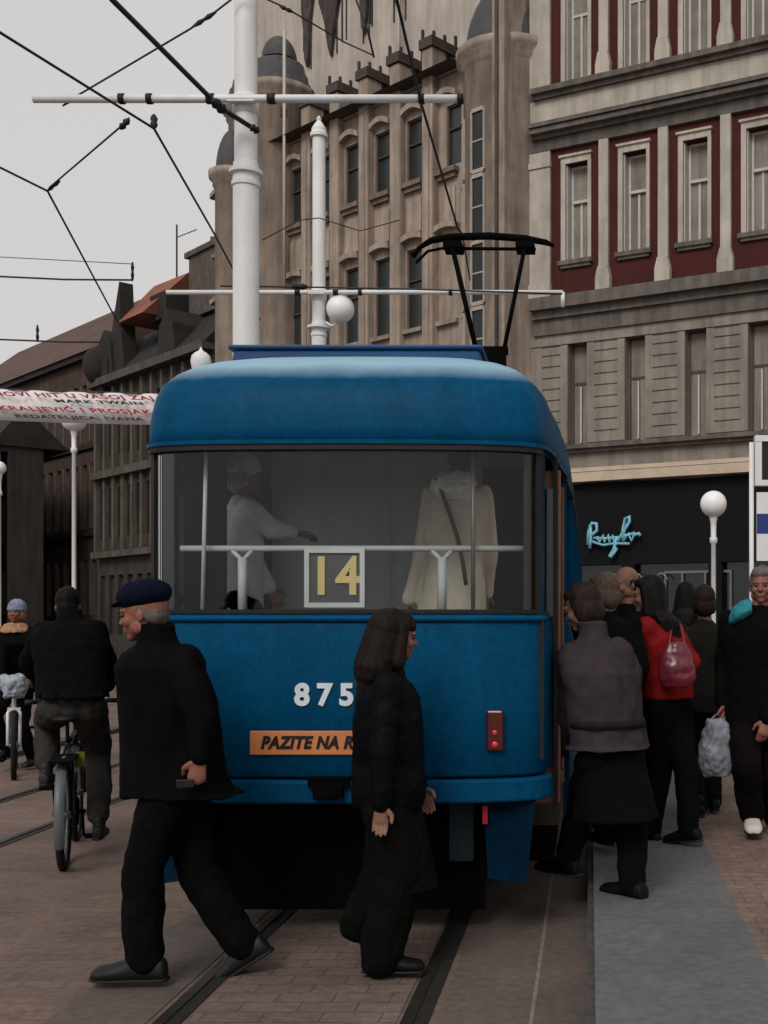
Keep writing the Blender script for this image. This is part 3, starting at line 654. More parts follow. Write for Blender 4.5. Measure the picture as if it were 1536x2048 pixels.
# ---- farther row
def row_house(name, label, px0, Y0, VP, L, eave, ridge, wall_m, roof_m, bands, pitch=.95, dep=8):
    o = front(name, label, px0, Y0, VP)
    holes = []; n = int((L-.6)/pitch)
    for k in range(n):
        x = -.5-pitch*k
        for z0, z1 in bands: holes.append((x-.5, x, z0, z1))
    m_ = MB(); wall_holes(m_, -L, 0, 0, eave, holes, 0, .3); m_.box(-L, 0, .28, dep, 0, eave); m_.build('wall', wall_m, o)
    for a, b, z0, z1 in holes:
        f_ = MB(); f_.box(a-.06, a+.05, -.06, .2, z0, z1); f_.box((a+b)/2-.02, (a+b)/2+.02, .14, .2, z0, z1); w_ = f_.build('window', mat('frame_far', (96, 84, 76), .8, 3, .3), o)
        f_ = MB(); f_.box(a, b, .2, .22, z0, z1); f_.build('pane', PANE, w_)
    m_ = MB(); m_.box(-L, 0, -.3, .3, eave-.25, eave); 
    for z0, z1 in bands[:2]: m_.box(-L, 0, -.14, .02, z0-.35, z0-.15)
    m_.build('cornice', DK2, o)
    m_ = MB(); m_.prism([(-.4, eave), (dep+1, eave), (dep*.52, ridge)], 'x', -L-.1, .1); m_.build('roof', roof_m, o)
    return o
BRW = mat('brick_brown', (74, 57, 50), .9, .8, .35, .3, 18, streak=.3); RFB = mat('roof_brown', (88, 66, 60), .9, 1.2, .3, .2, 12, streak=.2); DKG = mat('grey_dark_render', (50, 46, 44), .9, .8, .35, .3, 18, streak=.3)
row_house('brick_house', 'brown brick house with long red tiled roof behind the banner', 240, 48.0, -1200, 23, 13.2, 17.2, BRW, RFB, [(9.4, 11.9), (5.6, 8.4), (1.8, 4.2)], .95)
row_house('render_house', 'dark grey rendered house at the far left behind the banner', 2, 46.0, -900, 16, 8.6, 10.2, DKG, DK2, [(4.7, 6.4), (1.8, 3.6)], 1.0, 1.6)
# dark awning/arcade mass beneath the far row
# ------------------------------------------------------------ poles, arms, lamps, wires
def pole(label, px, s, ztop, zring, r, arms, pxs, fin=False, RG=1.42):
    Y = FPX/s; X = (px-CX)/s
    o = tag(empty('catenary_pole', (X, Y, 0)), label, 'pole')
    m_ = MB(); k = 1.0
    pr_ = [(r*1.5, 0), (r*1.5, .5), (r*1.12, .6), (r*1.10, zring-.12), (r*1.22, zring-.11), (r*1.22, zring-.07), (r*1.12, zring-.06), (r*1.12, zring-.01), (r*RG, zring+.0), (r*RG, zring+.035), (r*1.10, zring+.045), (r*1.08, zring+.10), (r*.98, zring+.11), (r*.95, ztop)]
    if fin: pr_ += [(r*1.3, ztop), (r*1.3, ztop+.05), (r*1.1, ztop+.08), (r*1.1, ztop+.12), (r*.6, ztop+.2), (r*.3, ztop+.24), (r*.4, ztop+.27), (0, ztop+.32)]
    else: pr_ += [(0, ztop)]
    m_.lathe(pr_, (0, 0, 0), 40, smooth=False); m_.build('shaft', WHITE_P, o)
    for (za, xa, xb) in arms:
        a_ = MB(); a_.tube([(xa, -.0-r-.04, za), (xb, -r-.04, za+.0)], .036 if s > 180 else .033, 10); ao = a_.build('cross_arm', WHITE_P, o)
        for x0_, x1_ in [(-.24, -.31), (.24, .31)]+[(x, x+.05) for x in pxs]:
            c_ = MB(); c_.tube([(x0_, -r-.04, za), (x1_, -r-.04, za)], .047, 10); c_.build('insulator', BLACK, ao)
        cl_ = MB(); cl_.lathe([(r*.96, za-.09), (r*1.12, za-.08), (r*1.12, za+.08), (r*.96, za+.09)], (0, 0, 0), 20); cl_.box(-.12, .12, -r-.07, -r-.0, za-.03, za+.03); cl_.build('clamp', WHITE_P, ao)
    return o
pole('tall white pole left of the tram carrying the nearer cross arm', 492, 219, 8.6, 1.6+890/219, .105, [(1.6+1028/219, (82-492)/219, (928-492)/219)], (-1.1, -.85, 1.6, 1.95))
p2 = pole('shorter white pole with pointed cap behind the tram roof', 638, 138, 1.6+965/138-.0, 1.6+582/138, .096, [(1.6+650/138, (340-638)/138, (1126-638)/138)], (-.9, .6, 1.9), True, 1.75)
hk = MB(); hk.tube([((1126-638)/138, -.14, 6.31), ((1126-638)/138, -.14, 6.10)], .03, 6); hk.build('arm_end', WHITE_P, p2)
GLB = mat('globe_white', (226, 225, 224), .35, 3, .05)
def lamp(label, px, py, Y, r=.225, short=False, base=0):
    X = (px-CX)*Y/FPX; zc = CH+(CY-py)*Y/FPX
    o = tag(empty('globe_lamp', (X, Y, base)), label, 'street lamp', 'white globe lamps around the square')
    m_ = MB(); m_.lathe([(.10, 0), (.10, .4), (.045, .55), (.04, zc-r-base-.45), (.065, zc-r-base-.43), (.065, zc-r-base-.35), (.045, zc-r-base-.33), (.05, zc-r-base-.1), (.06, zc-r-base-.06), (.075, zc-r-base+.03)], (0, 0, 0), 16); m_.build('post', WHITE_P, o)
    m_ = MB(); m_.ball((0, 0, zc-base), r, 24, 16); m_.build('globe', GLB, o)
    return o
lamp('white globe lamp in front of the black shopfront', 1427, 1008, 19.5, .225, base=.15)
m_ = MB(); gz = 1.6+620/138; m_.ball((.32, -.05, gz), .2, 24, 16); gb = m_.build('globe', GLB, p2)
m_ = MB(); m_.tube([(.05, 0, gz-.15), (.2, -.03, gz-.24), (.32, -.05, gz-.18)], .018, 6); m_.build('bracket', WHITE_P, gb)
lamp('white globe lamp just below the hanging banner', 148, 838, 24, .26)
lamp('white globe lamp cut by the left edge of the photo', -2, 936, 24, .14)
o = tag(empty('capped_post', pt(402, 712, 15.5).xy.to_3d()), 'white post with onion shaped cap peeking over the tram roof', 'post')
z_ = CH+(CY-712)*15.5/FPX; m_ = MB(); m_.lathe([(.09, 0), (.07, z_-.3), (.12, z_-.16), (.135, z_-.08), (.12, z_), (.08, z_+.04), (.03, z_+.07), (.015, z_+.1), (0, z_+.13)], (0, 0, 0), 18); m_.build('post', WHITE_P, o)
# stop sign at right edge
SX = 1503; SY = 10.4
o = tag(empty('stop_sign', pt(SX, CY, SY).xy.to_3d()+Vector((0, 0, .15))), 'white framed tram stop sign with blue panel at the right edge', 'sign')
def sp(px, py): v = pt(px, py, SY); return v.x-pt(SX, CY, SY).x, v.z-.15
m_ = MB(); m_.tube([(0, 0, 0), (0, 0, sp(0, 885)[1])], .022, 10); m_.tube([(sp(1640, 0)[0], 0, 0), (sp(1640, 0)[0], 0, sp(0, 885)[1])], .022, 10); m_.build('post', WHITE_P, o)
x0, z1 = sp(1509, 872); x1, z0 = sp(1632, 972)
m_ = MB(); m_.box(x0, x1, -.05, .05, z1-.055, z1); m_.box(x0, x1, -.045, .05, z0, z0+.05); m_.box(x0, x0+.06, -.045, .05, z0+.05, z1-.055); m_.box(x1-.06, x1, -.045, .05, z0+.05, z1-.055); bx_ = m_.build('sign_box', WHITE_P, o)
m_ = MB(); m_.box(x0+.05, x1-.05, -.02, .02, z0+.04, z1-.04); m_.build('display', mat('display_black', (26, 26, 26), .3, 3, .2), bx_)
x0, z1 = sp(1513, 985); x1, z0 = sp(1632, 1122); zm1, zm0 = sp(0, 1028)[1], sp(0, 1067)[1]
m_ = MB(); m_.box(x0, x1, -.02, .02, z0, z1); pn = m_.build('panel', WHITE_P, o)
m_ = MB(); m_.box(x0, x1, -.026, -.0205, zm0, zm1); m_.build('blue_stripe', mat('stripe_blue', (30, 52, 110), .5, 8, .2), pn)
text_mesh('route_digits', '6 11 14', .11, mat('letter_black', (24, 22, 22)), pn, txtM((x0+x1)/2, -.027, sp(0, 1007)[1]), ext=.002)
# banner across the street
ZB = 18.0
bA, bB = pt(-60, 776, ZB), pt(318, 788, ZB+.6); hA, hB = pt(-60, 838, ZB), pt(318, 850, ZB+.6)
n = 24; vs = []
for i in range(n+1):
    t = i/n; a = bA.lerp(bB, t); c = hA.lerp(hB, t); wv = .03*math.sin(i*1.3); sag = -.012*math.sin(math.pi*t)
    vs += [a+Vector((0, wv, sag)), c+Vector((0, wv*.4, sag))]
bo_ = empty('banner', tuple(bA)); tag(bo_, 'white street banner with red and black lettering left of the tram roof', 'banner')
m_ = MB(); m_.add([v-bA for v in vs], [(2*i, 2*i+2, 2*i+3, 2*i+1) for i in range(n)], True); clo = m_.build('cloth', mat('banner_cloth', (214, 208, 208), .8, 5, .08), bo_)
sld = clo.modifiers.new('s', 'SOLIDIFY'); sld.thickness = .006
m_ = MB(); m_.tube([bA-bA+Vector((-3, -.2, .05)), Vector((0, 0, 0)), bB-bA, bB-bA+Vector((4, .8, -.05))], .012, 5); m_.build('rope', DARKW, bo_)
slope = math.atan2((bB-bA).z, (bB-bA).x)
BR_, BK_ = mat('banner_red', (150, 36, 48), .7, 5, .15), mat('banner_black', (44, 38, 42), .7, 5, .15)
def btx(s, px, py, size, m, al='LEFT', sx=1.0):
    v = pt(px, py, ZB-.07+.6*(px+60)/378)-bA; U = (bB-bA).normalized(); V = Vector((0, 0, 1)); V = (V-U*V.z).normalized(); N = U.cross(V)
    M_ = Matrix.Translation(v) @ Matrix((U, V, N)).transposed().to_4x4()
    text_mesh('banner_text', s, size, m, clo, M_, ext=.002, off=.004, align=al, sx=sx, sp=1.1)
btx('NOVI HIT U VAŠOJ ZAJ', -18, 787, .125, BR_, sx=1.72); btx('MARK TWAIN', 110, 802, .095, BK_, sx=2.05)
btx('KRALJEVIĆ I PROSJAK', -4, 816, .135, BR_, sx=1.62); btx('REDATELJICA: IVANA', 30, 832, .095, BK_, sx=1.95)
# wires
def wire(name, label, pts, r, extra=()):
    o = tag(empty(name, tuple(pts[0])), label, 'wire'); p0 = Vector(pts[0])
    m_ = MB(); m_.tube([Vector(p)-p0 for p in pts], r, 6); m_.build('cable', DARKW, o)
    for a, b, rr in extra:
        e_ = MB(); a, b = Vector(a)-p0, Vector(b)-p0; e_.tube([a, a.lerp(b, .3), a.lerp(b, .5), a.lerp(b, .7), b], rr, 8, rs=[rr*.4, rr, rr*.6, rr, rr*.4]); e_.build('insulator', BLACK, o)
    return o
def wz(px, py, z=6.12): Y = (z-CH)*FPX/(CY-py); return Vector(((px-CX)*Y/FPX, Y, z))
wire('contact_wire', 'dark contact wire running up from the pantograph head', [pt(780, -60, 8.2), pt(812, 80, 9.2), pt(842, 205, 10.5), pt(915, 455, 13.6), pt(925, 470, 14.82), pt(940, 560, 20)], .014)
wire('contact_wire', 'thin contact wire kinked below the left end of the near cross arm', [wz(-60, 25), wz(0, 65), wz(308, 257), wz(430, 470), wz(520, 640, 6.0)], .012, [(wz(308, 257), wz(308, 230, 6.3), .035)])
wire('contact_wire', 'lowest contact wire bending at the two clamps in the left sky', [wz(-60, 305), wz(0, 335), wz(95, 382), wz(225, 625), wz(270, 700)], .012)
wire('pull_off_wire', 'short pull off wire between cross arm and left kinked wire', [wz(95, 382), wz(100, 374), wz(250, 246, 6.2), wz(258, 236, 6.28)], .009, [(wz(240, 258, 6.18), wz(258, 238, 6.26), .035), (wz(95, 382), wz(120, 362), .02)])
wire('feeder_cable', 'thick dark feeder cable crossing the white pole', [pt(190, -40, 8.4), pt(225, 0, 8.7), pt(440, 215, 10.2), pt(515, 262, 10.35)], .022, [(pt(425, 200, 10.0), pt(450, 224, 10.2), .05), (pt(500, 252, 10.3), pt(518, 264, 10.35), .04)])
wire('span_wire', 'thin span wire rising from the left arm to the pole top', [pt(125, 212, 11), pt(160, 188, 11), pt(380, 58, 10.6), pt(425, 28, 10.4), pt(500, -30, 10.3)], .009, [(pt(125, 212, 11), pt(165, 185, 11), .016), (pt(385, 54, 10.6), pt(432, 24, 10.4), .022)])
wire('roof_wire', 'upper distant wire left of the mansard gable', [pt(-40, 551, 44), pt(0, 553, 44), pt(130, 559, 44), pt(265, 560, 44)], .035, [(pt(265, 562, 44), pt(265, 524, 44), .07)])
wire('roof_wire', 'lower distant wire above the brown tiled roof', [pt(-40, 678, 47), pt(0, 679, 47), pt(130, 684, 47), pt(235, 684, 47)], .035, [(pt(75, 684, 47), pt(75, 650, 47), .07)])
wire('roof_wire', 'fainter distant wire under the kinked wires', [pt(-40, 512, 44), pt(0, 514, 44), pt(265, 528, 44)], .015)
wire('span_wire', 'thin span wire in front of the ornate building top', [pt(515, -10, 12), pt(570, 15, 12), pt(690, 85, 13), pt(745, 110, 14)], .009, [(pt(560, 12, 12), pt(585, 24, 12), .025)])
wire('span_wire', 'long thin wire hanging over the tan facade above the arm', [pt(705, -20, 12), pt(735, 60, 12), pt(748, 115, 12.2)], .012)
wire('span_wire', 'wire hung across the far pole at mid height', [pt(525, 480, 15), pt(600, 440, 15.5), pt(638, 436, 16.4), pt(720, 462, 17), pt(800, 440, 18)], .008)
wire('span_wire', 'dark wire parallel to the farther cross arm', [pt(440, 572, 16.3), pt(600, 574, 16.4), pt(820, 578, 16.4), pt(1125, 588, 16.4)], .012, [(pt(585, 572, 16.3), pt(615, 574, 16.3), .05)])
TS = bpy.data.scenes.new('workbench')      # empty side scene: quick evaluation of one mesh at a time
# ------------------------------------------------------------ people
def capsule(mb, a, b, ra, rb, lat=None, e=(1, 1), seg=14):
    """tapered limb; e = (scale along lat, scale across)"""
    a, b = Vector(a), Vector(b); w_ = b-a; L = w_.length
    if L < 1e-5: w_ = Vector((0, 0, 1)); L = 1e-5
    w_.normalize(); lat = Vector(lat) if lat is not None else w_.orthogonal()
    u = lat-w_*lat.dot(w_); u = u.normalized() if u.length > 1e-4 else w_.orthogonal().normalized(); v = w_.cross(u)
    rings = []
    for t in (-80, -60, -35, 0): rings.append((a+w_*ra*math.sin(R_(t)), ra*math.cos(R_(t))))
    for t in (.33, .66): rings.append((a.lerp(b, t), ra+(rb-ra)*t))
    for t in (0, 35, 60, 80): rings.append((b+w_*rb*math.sin(R_(t)), rb*math.cos(R_(t))))
    loft(mb, [(c, u*r*e[0], v*r*e[1]) for c, r in rings], seg)
def loft(mb, rings, seg=18):
    vs = []; fs = []; n = len(rings)
    for c, X, Y in rings:
        for k in range(seg):
            t = 2*math.pi*k/seg; vs.append(Vector(c)+Vector(X)*math.cos(t)+Vector(Y)*math.sin(t))
    for i in range(n-1):
        for k in range(seg):
            a = i*seg+k; b = i*seg+(k+1) % seg; fs.append((a, b, b+seg, a+seg))
    fs += [tuple(range(seg))[::-1], tuple(range((n-1)*seg, n*seg))]
    mb.add(vs, fs, True)
def fuse(mb, name, m, parent, vox, smooth=4, wr=0, ws=9, loc=None, wz_=1.0, sf=.6):
    """union all overlapping pieces into one continuous skin"""
    me = bpy.data.meshes.new(name); me.from_pydata(mb.v, [], mb.f)
    bm = bmesh.new(); bm.from_mesh(me); bmesh.ops.recalc_face_normals(bm, faces=bm.faces); bm.to_mesh(me); bm.free()
    t = bpy.data.objects.new('tmp', me); TS.collection.objects.link(t)
    r = t.modifiers.new('r', 'REMESH'); r.mode = 'VOXEL'; r.voxel_size = vox
    if smooth: s = t.modifiers.new('s', 'SMOOTH'); s.iterations = smooth; s.factor = sf
    
    with bpy.context.temp_override(scene=TS, view_layer=TS.view_layers[0]):
        me2 = bpy.data.meshes.new_from_object(t.evaluated_get(bpy.context.evaluated_depsgraph_get()))
    bpy.data.objects.remove(t); bpy.data.meshes.remove(me)
    if wr:
        off = Vector((sum(map(ord, name)) % 7, len(mb.v) % 13, 1.7)); nv = len(me2.vertices)
        co = [0.0]*nv*3; no = [0.0]*nv*3; me2.vertices.foreach_get('co', co); me2.vertices.foreach_get('normal', no)
        for i in range(0, nv*3, 3):
            p = Vector((co[i]*ws, co[i+1]*ws, co[i+2]*ws*wz_)); q_ = (noise.noise(p+off)+.5*noise.noise(p*2.3+off))*wr
            co[i] += no[i]*q_; co[i+1] += no[i+1]*q_; co[i+2] += no[i+2]*q_
        me2.vertices.foreach_set('co', co); me2.update()
    me2.name = name; me2.materials.clear()
    for x in (m if isinstance(m, (list, tuple)) else [m]): me2.materials.append(x)
    me2.polygons.foreach_set('use_smooth', [True]*len(me2.polygons))
    o = bpy.data.objects.new(name, me2); col.objects.link(o)
    if parent: o.parent = parent
    return o
def cloth(name, c, rough=.9, ns=14, amt=.22, bump=.25): return mat('cloth_'+name, c, rough, ns, amt, bump, 120, spec=.05)
SKIN = mat('skin', (120, 86, 73), .6, 22, .22, .12, 80, spec=.15); SKIN_R = mat('skin_ruddy', (124, 78, 64), .55, 18, .16, .05, 80, spec=.3)
EYEM = mat('eye', (40, 34, 32), .25, 4, .1, spec=.6)
HAIRM = {}
def hairm(name, c): return mat('hair_'+name, c, .6, 38, .45, .2, 90, spec=.10)
def ik(a, b, l1, l2, hint):
    a, b = Vector(a), Vector(b); d = b-a; L = d.length
    if L > (l1+l2)*.998: k = L/(l1+l2)/.998; l1 *= k; l2 *= k
    x = (l1*l1-l2*l2+L*L)/(2*L); h = math.sqrt(max(0, l1*l1-x*x)); w_ = d/L
    hv = Vector(hint); hv = hv-w_*hv.dot(w_); hv = hv.normalized() if hv.length > 1e-4 else w_.orthogonal().normalized()
    return a+w_*x+hv*h
def V3(f, z=0): return Vector((f[0], f[1], z))
def ang2(deg): return Vector((-math.sin(R_(deg)), math.cos(R_(deg)), 0))     # heading: 0 = away from camera, 90 = left
def hand(mb, wr, d, lat, s, curl=.5, grip=False):
    """wr wrist, d direction of forearm, lat thumb side"""
    d = Vector(d).normalized(); lat = Vector(lat); lat = (lat-d*lat.dot(d)).normalized(); nrm = d.cross(lat)
    p0 = Vector(wr); p1 = p0+d*.075*s
    capsule(mb, p0+d*.012*s, p1, .026*s, .034*s, lat, (1.15, .55), 12)
    for k, (o_, L, r) in enumerate(((.030, .062, .0095), (.010, .070, .0100), (-.011, .066, .0095), (-.030, .052, .0085))):
        q0 = p1+lat*o_*s-d*.004; dd = d
        c = (1.15 if grip else curl)*(1+.12*k)
        for j, f_ in enumerate((.45, .32, .26)):
            a = c*(.55+.35*j); dd = (dd*math.cos(a*.75)+nrm*math.sin(a*.75)).normalized() if j else (d*math.cos(c*.5)+nrm*math.sin(c*.5)).normalized()
            q1 = q0+dd*L*f_*1.15*s; capsule(mb, q0, q1, r*(1-.1*j)*s, r*(.93-.1*j)*s, lat, (1, 1), 8); q0 = q1
    t0 = p0+d*.022*s+lat*.028*s; t1 = t0+(d*.55+lat*.62+nrm*.35).normalized()*.040*s; t2 = t1+(d*.8+lat*.05+nrm*.5).normalized()*.034*s
    capsule(mb, t0, t1, .015*s, .0125*s, None, (1, 1), 8); capsule(mb, t1, t2, .012*s, .0095*s, None, (1, 1), 8)
def shoe(mb, an, f, s=1, pitch=0.0, w=1.0, sole=None):
    f = Vector(f).normalized(); r = Vector((f.y, -f.x, 0)); up = Vector((0, 0, 1))
    fd = f*math.cos(pitch)-up*math.sin(pitch); upd = up*math.cos(pitch)+f*math.sin(pitch)
    an = Vector(an); base = an-upd*.075*s
    rings = []
    for t, wd, ht in ((-.082, .024, .050), (-.074, .036, .085), (-.03, .042, .110), (.03, .044, .105), (.08, .048, .080), (.13, .052, .064), (.175, .046, .056), (.198, .030, .040)):
        c = base+fd*t*s+upd*(ht/2*s); rings.append((c, r*wd*s*w, upd*ht/2*s))
    loft(mb, rings, 14)
    capsule(mb, an, an+upd*.05*s, .042*s, .045*s)
def head_geo(mb, c, f, up, s):
    f = Vector(f).normalized(); up = (Vector(up)-f*Vector(up).dot(f)).normalized(); r = f.cross(up)
    def P(x, y, z): return Vector(c)+(r*x+f*y+up*z)*s
    M = Matrix((r, f, up)).transposed()
    def E(x, y, z, a, b, c_): mb.ball(P(x, y, z), (a*s, b*s, c_*s), 18, 12, M)
    E(0, -.012, .025, .074, .094, .096); E(0, .026, -.025, .060, .066, .082); E(0, .030, -.068, .048, .052, .036); E(0, .068, -.092, .024, .022, .020)
    for sx in (-1, 1): E(sx*.034, .058, -.028, .026, .030, .026); E(sx*.076, -.006, -.012, .009, .018, .030); E(sx*.052, .01, -.06, .018, .04, .03)
    capsule(mb, P(-.036, .080, .022), P(.036, .080, .022), .012*s, .012*s)
    capsule(mb, P(0, .086, .008), P(0, .105, -.028), .007*s, .0115*s)
    for sx in (-1, 1): E(sx*.011, .095, -.031, .008, .010, .007)
    capsule(mb, P(-.019, .087, -.056), P(.019, .087, -.056), .0075*s, .0075*s); capsule(mb, P(-.016, .086, -.067), P(.016, .086, -.067), .008*s, .008*s)
    return P, M
def person(label, px, Y, z0=0, foot=None, heading=0, H=1.0, J=None, head_dir=None, head_tilt=(0, 0), skin=SKIN, coat=None, legs=None, skirt=None,
           shoes=None, hair=None, hat=None, vox=.009, grip=(False, False), collar=None, cat='person', base_py=None, hood=None, sleeves_z=None, extra=None):
    """J: joints as photo pixel + depth offset from Y;  everything else follows the skeleton"""
    root = tag(empty('person', ((px-CX)*Y/FPX, Y, z0)), label, cat)
    O = Vector(root.location)
    def g_(k): 
        v = J[k]; return pt(v[0], v[1], Y+(v[2] if len(v) > 2 else 0))-O
    f = ang2(heading); r = Vector((f.y, -f.x, 0)); up = Vector((0, 0, 1))
    hd, nk, ch, pv = g_('head'), g_('neck'), g_('chest'), g_('pelvis')
    sp_ = (nk-pv).normalized()
    wst = pv.lerp(ch, .42)
    sw = .178*H*(coat or {}).get('sw', 1); hw = .092*H
    # spine frame: shoulders may be turned differently
    sf = ang2(J.get('turn', heading)); sr = Vector((sf.y, -sf.x, 0))
    sh = {'R': g_('shR') if 'shR' in J else nk-sp_*.055*H+sr*sw, 'L': g_('shL') if 'shL' in J else nk-sp_*.055*H-sr*sw}
    hp = {'R': pv+r*hw-up*.03, 'L': pv-r*hw-up*.03}
    wr = {k: g_('wr'+k) for k in 'RL' if 'wr'+k in J}; an = {k: g_('an'+k) for k in 'RL'}
    el = {k: (g_('el'+k) if 'el'+k in J else ik(sh[k], wr[k], .285*H, .25*H, J.get('eh'+k, -f-up*.3))) for k in wr}
    kn = {k: (g_('kn'+k) if 'kn'+k in J else ik(hp[k], an[k], .43*H, .42*H, J.get('kh'+k, f))) for k in 'RL'}
    # ---- body: one continuous skin
    b = MB()
    hf = ang2(head_dir if head_dir is not None else heading); tl, rl = head_tilt
    hfv = (hf*math.cos(tl)-up*math.sin(tl)).normalized(); hup = (up*math.cos(tl)+hf*math.sin(tl))
    rr = hfv.cross(hup); hup = (hup*math.cos(rl)+rr*math.sin(rl)).normalized()
    P, HM = head_geo(b, hd, hfv, hup, H)
    capsule(b, nk-sp_*.03, hd-hup*.045*H-hfv*.012, .056*H, .050*H)
    loft(b, [(nk-sp_*.01, r*.06*H, f*.055*H), (nk-sp_*.06, sr*.15*H, sf*.085*H), (ch, r*.145*H, f*.105*H), (wst, r*.125*H, f*.095*H), (pv, r*.15*H, f*.115*H), (pv-up*.08, r*.13*H, f*.1*H)])
    for k, sx in (('R', 1), ('L', -1)):
        if k in wr:
            capsule(b, sh[k], el[k], .047*H, .038*H); capsule(b, el[k], wr[k], .038*H, .026*H)
            fd = J.get('hd'+k) or (wr[k]-el[k]).normalized(); thumb = J.get('th'+k) or (f*1.0)
            hand(b, wr[k], fd, thumb, H, grip=grip[0 if k == 'R' else 1])
        capsule(b, hp[k], kn[k], .078*H, .052*H); capsule(b, kn[k], an[k], .052*H, .036*H); capsule(b, an[k], an[k]+ang2(J.get('ft'+k, heading))*.07*H-up*.05*H, .022*H, .015*H)
    body = fuse(b, 'body', skin, root, vox*.62, 2, sf=.5)
    for sx in (-1, 1):
        e_ = MB(); e_.ball(P(sx*.029, .083, .004), (.011*H,)*3, 10, 8); e_.build('eye', EYEM, body)
    # mouth line and brows as small parts
    e_ = MB(); capsule(e_, P(-.018, .0945, -.0615), P(.018, .0945, -.0615), .0028*H, .0028*H, None, (1, 1), 6)
    e_.build('mouth', mat('lip', (140, 74, 66), .5, 8, .1), body)
    # ---- trousers / skirt
    if legs:
        m_ = MB(); wt, wk, wa = legs.get('w', (.098, .074, .066)); 
        loft(m_, [(pv+up*.10, r*.145*H, f*.115*H), (pv, r*.16*H, f*.13*H), (pv-up*.07, r*.165*H, f*.125*H), (pv-up*.11, r*.13*H, f*.10*H)])
        for k in 'RL':
            capsule(m_, hp[k], kn[k], wt*H, wk*H, r); end = an[k]+(kn[k]-an[k]).normalized()*legs.get('up', .0)
            capsule(m_, kn[k], end, wk*H, wa*H, r)
        fuse(m_, 'trousers', legs['m'], root, vox*1.05, 3, .011, 11, wz_=.8)
    if skirt:
        hz = skirt['z']-O.z if not skirt.get('px') else None
        hc = pt(skirt['c'][0], skirt['c'][1], Y+(skirt['c'][2] if len(skirt['c']) > 2 else 0))-O
        m_ = MB(); n = 6; rg = []
        for i in range(n+1):
            t = i/n; c = (pv+up*.06).lerp(hc, t); rg.append((c, r*(.155*(1-t)+skirt['rx']*t)*H, f*(.125*(1-t)+skirt['ry']*t)*H))
        loft(m_, rg, 28); fuse(m_, 'skirt', skirt['m'], root, vox*1.1, 2, .013, 10, wz_=.25)
    # ---- shoes
    if shoes:
        for k in 'RL':
            m_ = MB(); ff = ang2(J.get('ft'+k, heading)); shoe(m_, an[k], ff, H*shoes.get('s', 1), J.get('fp'+k, 0))
            if shoes.get('boot'): capsule(m_, an[k], an[k].lerp(kn[k], shoes['boot']), .05*H, .062*H)
            so_ = fuse(m_, 'shoe', shoes['m'], root, vox*.8, 2)
            hs = H*shoes.get('s', 1); pch = J.get('fp'+k, 0); rr_ = Vector((ff.y, -ff.x, 0)); fd_ = ff*math.cos(pch)-up*math.sin(pch); ud_ = up*math.cos(pch)+ff*math.sin(pch); bs_ = an[k]-ud_*.075*hs
            q_ = MB(); loft(q_, [(bs_+fd_*t*hs+ud_*.008*hs, rr_*w_*hs, ud_*.009*hs) for t, w_ in ((-.088, .02), (-.078, .036), (-.03, .041), (.05, .042), (.13, .050), (.18, .043), (.203, .024))], 14); q_.build('sole', BLACK, so_)
    # ---- coat
    if coat:
        m_ = MB(); g0 = coat.get('g', 1.0); gy = coat.get('gy', g0)
        hem = (pt(coat['hem'][0], coat['hem'][1], Y+(coat['hem'][2] if len(coat['hem']) > 2 else 0))-O)
        tiltv = coat.get('hemtilt', Vector((0, 0, 0)))
        rg = [(nk+sp_*.035*H, r*.062*H, f*.062*H), (nk-sp_*.005*H, sr*.088*H, sf*.078*H), (nk-sp_*.04*H, sr*.155*H*g0, sf*.105*H*gy), (nk-sp_*.10*H, sr*.195*H*g0, sf*.13*H*gy), (ch, sr*.20*H*g0, sf*.145*H*gy),
              (wst, r*.18*H*g0*coat.get('waist', 1), f*.148*H*gy*coat.get('waist', 1)), (pv.lerp(wst, .2), r*.19*H*g0, f*.155*H*gy)]
        for t in (.35, .7, 1):
            c = pv.lerp(hem, t); rg.append((c+tiltv*0, r*(.19*g0*(1-t)+coat['rx']*t)*H, (f*(.155*gy*(1-t)+coat['ry']*t)*H+tiltv*t)))
        loft(m_, rg, 28)
        if coat.get('hump'): 
            hc_, hr_ = coat['hump']; m_.ball(pt(hc_[0], hc_[1], Y+hc_[2])-O, hr_, 16, 10)
        for k in wr:
            sl_ = coat.get('sl', 1)
            capsule(m_, sh[k], el[k], .070*H*sl_, .060*H*sl_); e2 = wr[k]+(el[k]-wr[k]).normalized()*coat.get('cuff', .015)
            capsule(m_, el[k], e2, .060*H*sl_, .047*H*sl_)
        if collar: 
            loft(m_, [(nk-sp_*.02, sr*.09*H, sf*.09*H), (nk+sp_*.05*H, r*.075*H, f*.078*H), (nk+sp_*.085*H, r*.078*H, f*.082*H)], 20)
        co_ = fuse(m_, coat.get('name', 'coat'), coat['m'], root, vox*1.1, 3, coat.get('wr', .012), coat.get('ws', 9), wz_=coat.get('wz', .7))
        if coat.get('belt'):
            q_ = MB(); c = wst.lerp(pv, .15); loft(q_, [(c-sp_*.02, r*.190*H*g0, f*.158*H*g0), (c+sp_*.02, r*.187*H*g0, f*.155*H*g0)], 28); q_.build('belt', coat['belt'], co_)
        if coat.get('shirt'):
            q_ = MB(); loft(q_, [(nk-sp_*.0, sr*.072*H, sf*.072*H), (nk+sp_*.06*H, r*.064*H, f*.066*H)], 20); q_.build('shirt_collar', coat['shirt'], root)
